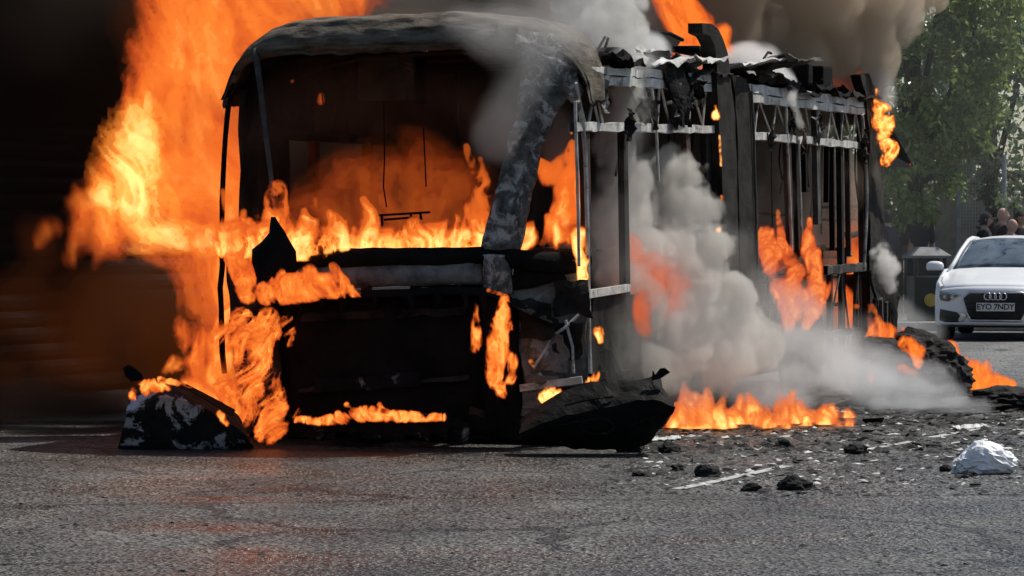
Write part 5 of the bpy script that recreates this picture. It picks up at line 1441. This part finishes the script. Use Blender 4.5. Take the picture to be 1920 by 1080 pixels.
flames('flames licking up the far front corner from the road', [
    [(440, 790, 25.6, .16), (415, 720, 25.7, .26), (390, 650, 25.8, .2), (350, 610, 25.9, .14)], [(420, 700, 25.7, .22), (425, 600, 25.8, .2)], [(350, 735, 25.4, .14), (400, 760, 25.4, .16)], [(330, 680, 25.8, .08), (300, 700, 25.8, .05)]],
    [(-0.03, 'faint', 4.0), (0.10, 'red', 7.0), (0.24, 'orange', 12.0), (0.42, 'amber', 22.0), (0.60, 'yellow', 34.0)], h=0.014, hy=2.2, freq=6, amp=1.8, stretch=0.36, seed=7, warp=0.15, cap=0.5, ridge=0.5, octv=5, gain=0.72, dscale=0.35)
flames('added dull red glow for firelight on the smoke left of the bus', [  # emission stands in for firelight falling on smoke and shutter
    [(330, 520, 27.2, .55), (300, 600, 27.2, .6), (330, 700, 27, .55)], [(100, 470, 27.4, .3), (60, 440, 27.5, .2)], [(290, 120, 27.6, .4), (260, 40, 27.6, .4)], [(220, 560, 27.3, .6), (180, 660, 27.3, .55)], [(60, 600, 27.4, .5), (40, 720, 27.4, .4)], [(340, 600, 26.9, .4), (370, 700, 26.8, .35)]],
    [(0.0, 'halo', 0.5), (0.3, 'halo', 0.7), (0.6, 'halo', 0.9)], h=0.06, freq=1.8, amp=1.1, stretch=0.7, dscale=0.6, seed=9, warp=0.2)
flames('band of bright flame along the foot of the windscreen opening', [
    [(418, 452, 25.35, .13), (470, 450, 25.2, .13), (540, 448, 25.05, .15), (640, 450, 24.98, .14), (760, 452, 24.95, .13), (860, 450, 24.9, .13), (905, 452, 24.9, .10)],
    [(425, 440, 25.35, .12), (440, 400, 25.4, .09), (425, 360, 25.4, .05)], [(500, 440, 25.2, .13), (515, 395, 25.2, .12), (520, 350, 25.2, .07)], [(575, 440, 25.1, .10), (580, 400, 25.1, .07), (590, 375, 25.1, .03)],
    [(690, 430, 25.0, .10), (690, 395, 25.0, .07), (682, 375, 25.0, .04)], [(640, 440, 25, .1), (620, 405, 25, .06)], [(780, 440, 25, .1), (775, 420, 25, .06)],
    [(840, 440, 24.95, .1), (850, 410, 24.95, .06)], [(885, 440, 24.95, .13), (895, 390, 24.95, .10), (905, 340, 24.95, .06), (900, 300, 24.95, .03)], [(890, 320, 25.1, .05), (875, 275, 25.1, .03)]],
    SMALL, h=0.012, freq=11, amp=1.9, stretch=0.34, seed=11, warp=0.09, dscale=0.42, ridge=0.55, cap=0.42, hot=(440, 25, 1.6), octv=4)
flames('soft orange fire deep inside the bus', [
    [(520, 450, 26.6, .30), (640, 410, 26.9, .45), (760, 390, 27.1, .50), (880, 420, 27.0, .40)], [(660, 350, 27.0, .35), (770, 320, 27.2, .36), (860, 350, 27.1, .3)]],
    SOFT, h=0.03, freq=5.0, gain=0.72, amp=2.0, stretch=0.42, seed=13, warp=0.25, dscale=0.7, octv=5, pad=0.45)
flames('bright flame standing in the cab side opening', [
    [(985, 448, 24.95, .10), (1020, 440, 25.0, .14), (1060, 430, 25.05, .14), (1070, 380, 25.1, .14), (1062, 320, 25.1, .12), (1075, 270, 25.1, .05)], [(1030, 330, 25.1, .10), (1012, 310, 25.1, .06)], [(1085, 440, 24.85, .08), (1092, 490, 24.8, .05), (1090, 530, 24.8, .03)]],
    SMALL, h=0.011, freq=9, amp=1.8, stretch=0.36, seed=17, warp=0.09, dscale=0.5, cap=0.5, ridge=0.5, octv=4, hot=(440, 25, 1.0))
flames('burning drips on the near front corner post', [[(1091, 560, 24.75, .022), (1091, 585, 24.75, .022)], [(1122, 622, 24.9, .045), (1126, 640, 24.9, .03)], [(1098, 520, 24.75, .03), (1093, 505, 24.75, .03)], [(1000, 656, 24.5, .022)], [(996, 678, 24.5, .03), (1000, 684, 24.5, .02)], [(1070, 250, 25, .02)], [(1120, 706, 24.3, .05), (1110, 716, 24.3, .05)], [(1035, 738, 24.4, .07), (1020, 745, 24.4, .05)]],
    HOT, h=0.007, freq=20, amp=1.7, stretch=0.45, seed=19, warp=0.04, cap=0.4, ridge=0.5)
flames('ragged flames eating the far front corner panel', [
    [(450, 600, 24.85, .10), (470, 650, 24.8, .16), (480, 700, 24.75, .17), (495, 750, 24.7, .15), (505, 800, 24.7, .13)], [(500, 600, 24.8, .10), (510, 650, 24.75, .09)], [(540, 605, 24.65, .06), (545, 640, 24.65, .05)], [(440, 640, 25.0, .16), (440, 760, 24.9, .16)], [(510, 740, 24.7, .1), (530, 780, 24.68, .06), (560, 770, 24.65, .03)]],
    LICK, h=0.0125, freq=11, amp=2.5, stretch=0.28, lean=(0.6, 0), seed=24, warp=0.10, dscale=0.4, ridge=0.55, cap=0.16, octv=4)
flames('flames along the upper lip of the burnt-out front', [
    [(505, 548, 24.75, .10), (560, 538, 24.62, .11), (610, 536, 24.55, .10), (650, 545, 24.52, .06), (690, 549, 24.5, .035)], [(585, 530, 24.6, .08), (580, 500, 24.6, .05)], [(640, 530, 24.55, .07), (625, 500, 24.55, .04)], [(530, 540, 24.7, .07), (525, 510, 24.7, .04)], [(450, 520, 25.3, .07), (460, 490, 25.3, .1), (455, 460, 25.3, .1)], [(455, 440, 25.3, .13), (445, 480, 25.3, .1), (465, 550, 25.1, .08)], [(915, 544, 24.5, .02), (940, 552, 24.5, .02)]],
    LICK, h=0.012, freq=13, amp=1.7, stretch=0.36, lean=(-0.3, 0), seed=29, warp=0.07, dscale=0.6, ridge=0.6, cap=0.22, octv=4)
flames('thin flames running down the near front corner', [
    [(946, 560, 24.42, .04), (940, 610, 24.4, .08), (935, 660, 24.4, .09), (928, 700, 24.4, .08), (940, 745, 24.38, .045)], [(960, 670, 24.4, .05), (955, 710, 24.4, .05)], [(892, 570, 24.4, .02), (893, 640, 24.4, .05), (890, 655, 24.4, .04)]],
    LICK, h=0.009, freq=15, amp=1.8, stretch=0.36, seed=31, warp=0.06, dscale=0.5, ridge=0.65, cap=0.4)
flames('low fringe of flames under the front of the bus', [
    [(545, 785, 24.6, .03), (600, 790, 24.5, .035), (650, 780, 24.45, .06), (690, 775, 24.45, .06), (730, 780, 24.42, .05), (830, 782, 24.4, .035)], [(655, 775, 24.45, .05), (650, 760, 24.45, .03)], [(715, 770, 24.42, .04), (712, 760, 24.42, .03)]],
    LICK, h=0.009, freq=18, amp=2.0, stretch=0.4, seed=37, warp=0.05, dscale=0.7, ridge=0.6, cap=0.35)
flames('small flames on the blistered bumper corner', [[(262, 728, 24.15, .06), (290, 726, 24.1, .06), (320, 724, 24.1, .04)], [(300, 712, 24.2, .03), (360, 722, 24.2, .025)], [(250, 742, 24.15, .04)], [(410, 775, 24.1, .03), (425, 790, 24.1, .04)]],
    LICK, h=0.008, freq=18, amp=1.8, stretch=0.5, seed=41, warp=0.05, cap=0.4, ridge=0.6)
rf_ = random.Random(9)
road_sp = []
for k in range(34):
    t = k / 33; px = lerp(1252, 1592, t) + rf_.uniform(-8, 8); Yk = 27.4 + rf_.uniform(-0.75, 0.9)
    by = HY + F * CAM_Z / Yk - 6
    hgt = (70 - 40 * t) * rf_.uniform(0.35, 1.1) * (1 if rf_.random() < 0.7 else 0.4)
    r0 = rf_.uniform(0.09, 0.17) * (1 - 0.35 * t)
    road_sp.append([(px, by, Yk, r0), (px + rf_.uniform(-10, 6), by - hgt * 0.6, Yk, r0 * 0.8), (px + rf_.uniform(-22, 4), by - hgt * 1.25, Yk, r0 * 0.3)])
flames('wide road fire burning beside the near side of the bus', road_sp,
    [(-0.04, 'faint', 3.0), (0.10, 'salmon', 6.0), (0.22, 'orange', 8.0), (0.34, 'amber', 18.0), (0.46, 'yellow', 45.0), (0.62, 'white', 60.0)], h=0.017, freq=8, amp=1.8, stretch=0.36, seed=43, warp=0.1, dscale=0.9, ridge=0.55, cap=0.45, hot=(785, 27.4, 1.2), octv=4, hy=1.5)
flames('orange sheets of flame blowing out of the rear side windows', [
    [(1432, 440, sY(1432, -.1), .10), (1458, 490, sY(1455, .1), .13), (1480, 545, sY(1480, .2), .12), (1486, 600, sY(1480, .28), .09), (1466, 618, sY(1470, .3), .05)],
    [(1440, 480, sY(1440, .05), .09), (1462, 540, sY(1462, .2), .09), (1470, 585, sY(1470, .25), .06)], [(1475, 470, sY(1475, 0), .08), (1500, 520, sY(1500, .15), .10), (1502, 570, sY(1500, .22), .09)],
    [(1508, 440, sY(1510, 0), .07), (1526, 490, sY(1526, .12), .11), (1536, 540, sY(1536, .16), .11), (1524, 585, sY(1524, .22), .08), (1510, 612, sY(1510, .25), .05)],
    [(1468, 470, sY(1460, 0), .06), (1462, 420, sY(1460, -.1), .04), (1458, 395, sY(1460, -.1), .025)], [(1516, 450, sY(1516, 0), .06), (1518, 410, sY(1516, -.1), .03)]],
    [(-0.04, 'faint', 5.0), (0.10, 'red', 10.0), (0.22, 'salmon', 18.0), (0.36, 'amber', 34.0), (0.54, 'yellow', 50.0)], h=0.013, freq=8, amp=2.1, stretch=0.32, ridge=0.5, cap=0.36, lean=(0.4, 0), octv=5, gain=0.72, seed=47, warp=0.13, dscale=0.5)
flames('red fire glowing through the smoke at the middle of the bus side', [
    [(1195, 570, sY(1195, .0), .14), (1205, 520, sY(1205, -.1), .24), (1240, 550, sY(1240, -.05), .24), (1260, 490, sY(1255, -.1), .16)], [(1195, 560, sY(1195, .2), .12), (1210, 620, sY(1210, .3), .07)], [(1180, 470, sY(1180, -.1), .14)]],
    [(0.0, 'faint', 1.5), (0.10, 'deep', 3.0), (0.26, 'salmon', 5.0)], h=0.02, freq=7, amp=2.1, seed=53, warp=0.15, cap=0.34, ridge=0.5, octv=4)
flames('fire inside the rear of the bus', [[(1540, 460, sY(1540, -1.4), .3), (1570, 420, sY(1570, -1.4), .34), (1590, 380, sY(1590, -1.5), .26), (1570, 340, sY(1570, -1.5), .14)], [(1590, 480, sY(1590, -.8), .2), (1600, 520, sY(1600, -.6), .2)], [(1560, 560, sY(1560, -.3), .2), (1590, 590, sY(1590, -.3), .2)]],
    [(0.0, 'faint', 2.0), (0.14, 'red', 3.5), (0.3, 'orange', 5.0), (0.5, 'amber', 8.0)], h=0.024, freq=5.5, amp=1.7, cap=0.55, octv=4, ridge=0.5, seed=59, warp=0.15)
flames('flaming drips hanging at the top rear corner of the bus', [[(1648, 170, 34.6, .05), (1652, 200, 34.6, .09), (1656, 228, 34.6, .12), (1662, 240, 34.6, .09), (1653, 268, 34.6, .06)], [(1652, 268, 34.6, .05), (1668, 275, 34.5, .09), (1676, 282, 34.5, .07), (1660, 302, 34.5, .07)], [(1710, 308, 34.5, .03)]],
    HOT, h=0.011, freq=12, amp=2.1, stretch=0.5, seed=61, warp=0.08, cap=0.3, ridge=0.5, octv=4)
flames('red flame on the roof at the rear of the bus', [[(1617, 178, 34.8, .08), (1616, 155, 34.8, .10), (1612, 138, 34.8, .05)], [(1570, 170, 35, .14), (1550, 160, 35, .1)]],
    [(0.0, 'deep', 5.0), (0.15, 'red', 9.0), (0.5, 'orange', 8.0)], h=0.016, freq=8, amp=0.8, seed=67, warp=0.08)
flames('orange flame leaping above the middle of the roof', [
    [(1330, 100, 32.5, .20), (1300, 70, 32.5, .26), (1275, 20, 32.5, .22), (1258, -40, 32.5, .24)], [(1340, 100, 32.4, .16), (1355, 60, 32.4, .10)], [(1300, 95, 32.4, .2), (1375, 98, 32.4, .08)]],
    [(-0.03, 'faint', 3.0), (0.10, 'red', 7.0), (0.25, 'orange', 12.0), (0.46, 'amber', 18.0)], h=0.016, hy=2.2, gain=0.72, octv=5, freq=5.0, amp=1.9, stretch=0.4, cap=0.6, lean=(-0.3, 0), seed=71, warp=0.15)
flames('flames on the smouldering mound behind the bus', [
    [(1630, 690, 32.2, .05), (1645, 660, 32.2, .16), (1660, 640, 32.2, .18), (1640, 605, 32.2, .08), (1632, 575, 32.2, .05)], [(1700, 645, 32.0, .09), (1722, 660, 31.8, .08), (1722, 685, 31.7, .05)], [(1690, 690, 31.6, .05), (1715, 700, 31.6, .04)], [(1632, 700, 31.6, .04), (1630, 720, 31.5, .03)], [(1695, 616, 32, .04)], [(1605, 575, 32, .035)]],
    [(0.0, 'red', 8.0), (0.12, 'orange', 14.0), (0.36, 'amber', 20.0), (0.6, 'yellow', 26.0)], h=0.014, freq=10, amp=2.2, ridge=0.55, cap=0.34, octv=4, gain=0.7, seed=73, warp=0.1)
flames('flames spreading on the road right of the smouldering mound', [
    [(1775, 712, 33.5, .15), (1800, 708, 33.5, .22), (1840, 718, 33.3, .17), (1890, 726, 33.2, .09)], [(1785, 690, 33.5, .16), (1782, 655, 33.5, .09)], [(1845, 705, 33.3, .12), (1850, 685, 33.3, .06)]],
    [(0.0, 'red', 6.0), (0.10, 'orange', 11.0), (0.34, 'amber', 18.0), (0.6, 'yellow', 24.0)], h=0.015, freq=10, amp=2.2, ridge=0.55, cap=0.34, octv=4, gain=0.7, seed=79, warp=0.1, dscale=0.9)
flames('burning trickles down the edge of the roof hoop', [[(1341, 200, sY(1341, .1), .03), (1342, 218, sY(1341, .1), .04)], [(1349, 255, sY(1345, .1), .016), (1352, 310, sY(1345, .1), .016)], [(1353, 370, sY(1345, .1), .03), (1356, 410, sY(1345, .1), .02)], [(1348, 432, sY(1345, .1), .035)], [(1358, 460, sY(1345, .1), .018), (1362, 485, sY(1345, .1), .012)], [(1366, 548, sY(1345, .1), .02)]],
    HOT, h=0.007, freq=20, amp=1.6, seed=83, warp=0.04, cap=0.45, ridge=0.4)
flames('stray licks of flame on the cab wall inside the windscreen', [[(548, 152, 26.2, .02)], [(463, 288, 25.9, .03)], [(602, 190, 27, .035), (602, 180, 27, .03)]], [(0, 'red', 20.0), (.4, 'orange', 20.0)], h=0.009, freq=12, amp=0.6, seed=89, warp=0.03)

# ------------------------------------------------------------------ smoke
S_beige = soft('beige_smoke', 8.5, (0.80, 0.78, 0.735), 0.15)
S_grey = soft('grey_smoke', 6.0, (0.76, 0.75, 0.72))
S_brown = vol('brown_smoke', 2.6, (0.68, 0.58, 0.46), 0.2)
S_dark = soft('dark_smoke', 2.4, (0.30, 0.27, 0.24), 0.1)
S_black = soft('black_smoke', 4.6, (0.07, 0.055, 0.045), 0.0)
S_white = soft('white_smoke', 2.6, (0.93, 0.94, 0.95), 0.3)
S_thin = soft('thin_smoke', 0.02, (0.96, 0.96, 0.95), 0.4)
S_veil = soft('smoke_veil', 1.0, (0.85, 0.84, 0.82), 0.2)
S_rear = soft('window_smoke', 3.0, (0.74, 0.66, 0.56), 0.2)

smoke('billowing beige smoke pouring from the middle of the bus side', [
    [(1180, 690, 26.9, .32), (1235, 610, 27.1, .45), (1270, 520, 27.3, .48), (1268, 430, 27.4, .42), (1245, 350, 27.5, .34), (1235, 310, 27.6, .2)],
    [(1330, 640, 27.4, .34), (1370, 590, 27.6, .26), (1320, 520, 27.4, .28)], [(1420, 650, 28.2, .26), (1340, 680, 27.6, .3)], [(1180, 420, 27.2, .26), (1185, 340, 27.3, .2)]],
    S_beige, h=0.023, freq=3.2, amp=0.75, seed=3, octv=5, dscale=0.6, step=0.05)
smoke('grey smoke column climbing past the rails at the front of the bus side', [
    [(1165, 520, 26.5, .22), (1150, 430, 26.4, .20), (1148, 340, 26.4, .17), (1168, 260, 26.3, .19), (1172, 190, 26.3, .21), (1166, 120, 26.4, .23), (1150, 60, 26.8, .29), (1128, 10, 27.2, .34), (1100, -60, 27.4, .5)], [(1205, 480, 26.8, .26), (1192, 390, 26.6, .22), (1180, 310, 26.4, .15)], [(1128, 300, 26.5, .09), (1125, 265, 26.5, .10)], [(1125, 410, 26.4, .10), (1118, 370, 26.4, .06)]],
    S_grey, h=0.026, freq=4.2, amp=0.85, seed=8, octv=4, dscale=0.8, step=0.06)
smoke('murky grey smoke clinging to the lower side of the bus', [[(1165, 500, 26.4, .2), (1180, 570, 26.3, .28), (1160, 650, 26.1, .24), (1230, 690, 26.6, .26)]],
    soft('murky_smoke', 4.0, (0.60, 0.58, 0.54)), h=0.03, freq=3.6, amp=0.9, seed=45, octv=4, step=0.08)
smoke('thin grey veil in front of the roof corner', [[(880, 40, 24.6, .22), (960, 60, 24.4, .35), (1040, 70, 24.5, .35), (1090, 20, 25, .35)], [(1000, 120, 24.3, .25), (960, 200, 24.4, .25), (930, 260, 24.5, .2)], [(1040, 230, 25.2, .2), (1045, 300, 25.2, .2)]],
    S_veil, h=0.05, freq=2.4, amp=0.8, seed=14, billow=False)
smoke('great brown smoke cloud rolling away above the roof', [
    [(1180, 60, 33.5, .7), (1300, 20, 34, 1.0), (1420, 40, 34.5, 1.0), (1530, 60, 35, .85), (1600, 100, 35.2, .5)], [(1450, -60, 34.6, 1.2), (1600, -40, 35.5, .9), (1680, -60, 36, .7)], [(1300, -80, 34, 1.2)]],
    S_brown, h=0.075, freq=1.5, amp=0.4, seed=17, octv=4, dscale=0.9)
smoke('pale smoke at the right edge of the brown cloud', [[(1600, 130, 35.0, .32), (1630, 70, 35.2, .32), (1655, 10, 35.4, .4)], [(1640, 150, 35, .25), (1655, 190, 34.9, .18)]],
    S_grey, h=0.04, freq=2.2, amp=0.6, seed=19, billow=False)
smoke('dark smoke rising behind the front of the roof', [[(600, 60, 30, .8), (750, 20, 30.5, .9), (900, 20, 31, .9), (1050, 40, 31.5, .8)], [(680, -80, 30.5, 1.0), (950, -60, 31, 1.0)]],
    S_dark, h=0.12, freq=1.6, amp=0.5, seed=21)
smoke('black smoke hanging before the shutter on the left', [[(-60, 100, 28.6, 1.2), (100, 100, 28.5, 1.2), (250, 60, 28.4, .9)], [(-60, 330, 28.6, .8), (100, 350, 28.6, .7), (260, 250, 28.6, .7)], [(150, 560, 28.4, .9), (280, 620, 28.2, .8), (330, 740, 28, .5)], [(-40, 640, 28.4, .7), (80, 740, 28.2, .6), (200, 780, 27.8, .4)], [(-60, 790, 27.4, .5), (100, 800, 27.2, .45), (220, 800, 27, .35)], [(-40, 480, 28.4, .7), (120, 480, 28.4, .6)]],
    S_black, h=0.12, freq=1.2, amp=0.5, seed=25, billow=False)
smoke('dark smoke filling the front of the bus', [[(480, 180, 27.5, .5), (600, 160, 28, .7), (750, 160, 28.5, .8), (900, 180, 28.6, .7)], [(520, 330, 27.8, .4), (650, 280, 29.2, .6), (850, 280, 29.2, .6), (950, 330, 28.6, .5)], [(980, 240, 27.2, .5), (1050, 200, 27.4, .4)], [(520, 250, 30, .6), (700, 250, 31, .9), (900, 280, 32, .9)], [(560, 400, 30, .5), (760, 420, 31, .6), (950, 420, 32, .6)]],
    soft('cabin_smoke', 3.0, (0.20, 0.16, 0.13), 0.1), h=0.12, freq=1.8, amp=0.5, seed=27, billow=False)
smoke('grey smoke standing behind the side windows', [[(1120, 330, 29.5, .8), (1230, 380, 30.5, .9), (1320, 400, 31.5, .8)], [(1180, 520, 30, .7), (1320, 560, 31.2, .7)], [(1240, 240, 31, .5), (1350, 260, 32, .5)]],
    soft('inner_smoke', 1.4, (0.20, 0.18, 0.165), 0.1), h=0.09, freq=2.4, amp=0.9, seed=29, octv=4)
smoke('black smoke behind the far side of the bus', [[(1050, 300, 34, .9), (1200, 330, 34.5, 1.0), (1360, 350, 35, .9)], [(1100, 480, 34, .8), (1300, 500, 34.5, .8)]], S_black, h=0.15, freq=1.4, amp=0.5, seed=51, billow=False)
smoke('beige smoke seen through the rear side windows', [[(1440, 330, 34, .8), (1530, 350, 35, .7), (1570, 360, 35.8, .5)], [(1450, 450, 34, .6), (1550, 470, 35, .45)], [(1440, 220, 34, .5), (1550, 250, 35, .45)], [(1470, 580, 33.6, .5), (1550, 600, 34.6, .35)]],
    S_rear, h=0.1, freq=1.8, amp=0.5, seed=33)
smoke('bluish white smoke crawling over the road behind the bus', [[(1440, 690, 28.6, .26), (1520, 710, 28.8, .26), (1600, 725, 29, .24), (1700, 738, 29.2, .22), (1800, 745, 29.4, .14)], [(1480, 640, 29.2, .2), (1560, 680, 29.6, .24), (1640, 700, 30, .22)], [(1380, 720, 28.2, .25), (1500, 750, 28, .16)], [(1560, 640, 30, .2), (1660, 690, 30.5, .2), (1780, 720, 30.5, .16)], [(1650, 760, 28.4, .1), (1850, 765, 28.6, .1)]],
    S_white, h=0.044, freq=3.6, amp=1.0, seed=35, billow=False, dscale=0.9, octv=4)
smoke('white steam puffing from the rear corner of the bus', [[(1652, 470, 34.0, .12), (1660, 500, 33.9, .15), (1672, 530, 33.8, .10)]], soft('white_steam', 11.0, (0.95, 0.94, 0.92), 0.2), h=0.014, freq=7, amp=0.9, seed=37, octv=4)
smoke('white smoke wisps along the roof edge', [[(1385, 110, sY(1385, -.5), .16), (1430, 120, sY(1430, -.5), .2), (1465, 150, sY(1465, -.4), .14), (1485, 180, sY(1485, .1), .06), (1500, 235, sY(1500, .1), .05)], [(1210, 85, sY(1210, -.4), .16), (1240, 100, sY(1240, -.4), .12)], [(1285, 110, sY(1285, -.5), .12), (1300, 125, sY(1300, -.4), .1)]],
    soft('wispy_smoke', 6.0, (0.93, 0.93, 0.92), 0.3), h=0.034, freq=4.5, amp=0.9, seed=39, billow=False)
smoke('grey smoke drifting low in front of the car', [[(1650, 600, 36, .3), (1700, 610, 36, .28), (1750, 622, 36, .2)], [(1690, 580, 36, .2)]], soft('drifting_smoke', 1.2, (0.9, 0.9, 0.9), 0.3), h=0.04, freq=2.6, amp=0.8, seed=41, billow=False)
smoke('faint smoke hanging over the pavement', [[(1650, 330, 44, 1.2), (1780, 300, 44.5, 1.6), (1950, 280, 45, 1.8)], [(1700, 500, 43, .8), (1850, 520, 43, .5)], [(1750, 100, 45, 1.5), (1950, 60, 46, 1.6)]], S_thin, h=0.15, freq=0.8, amp=0.5, seed=43, billow=False)

smoke('thin torn haze drifting round the side of the bus', [[(1130, 640, 25.8, .5), (1300, 620, 26.2, .6), (1450, 640, 27, .5), (1600, 680, 28, .4)], [(1180, 450, 26, .5), (1320, 480, 26.6, .45)], [(1190, 300, 26, .2), (1190, 180, 26.2, .22), (1200, 60, 26.6, .3)], [(1420, 560, 27.5, .35), (1530, 600, 28.2, .35)]],
    soft('torn_haze', 0.45, (0.86, 0.85, 0.83), 0.2), h=0.075, freq=3.2, amp=1.1, seed=47, billow=False, octv=4)
smoke('brownish haze hanging in the windscreen opening', [[(470, 250, 25.8, .3), (560, 200, 26, .35), (700, 180, 26.2, .4), (860, 180, 26.2, .4), (940, 240, 25.8, .25)]],
    soft('cab_haze', 0.9, (0.45, 0.38, 0.32), 0.2), h=0.04, freq=2.6, amp=1.0, seed=49, billow=False, octv=4)
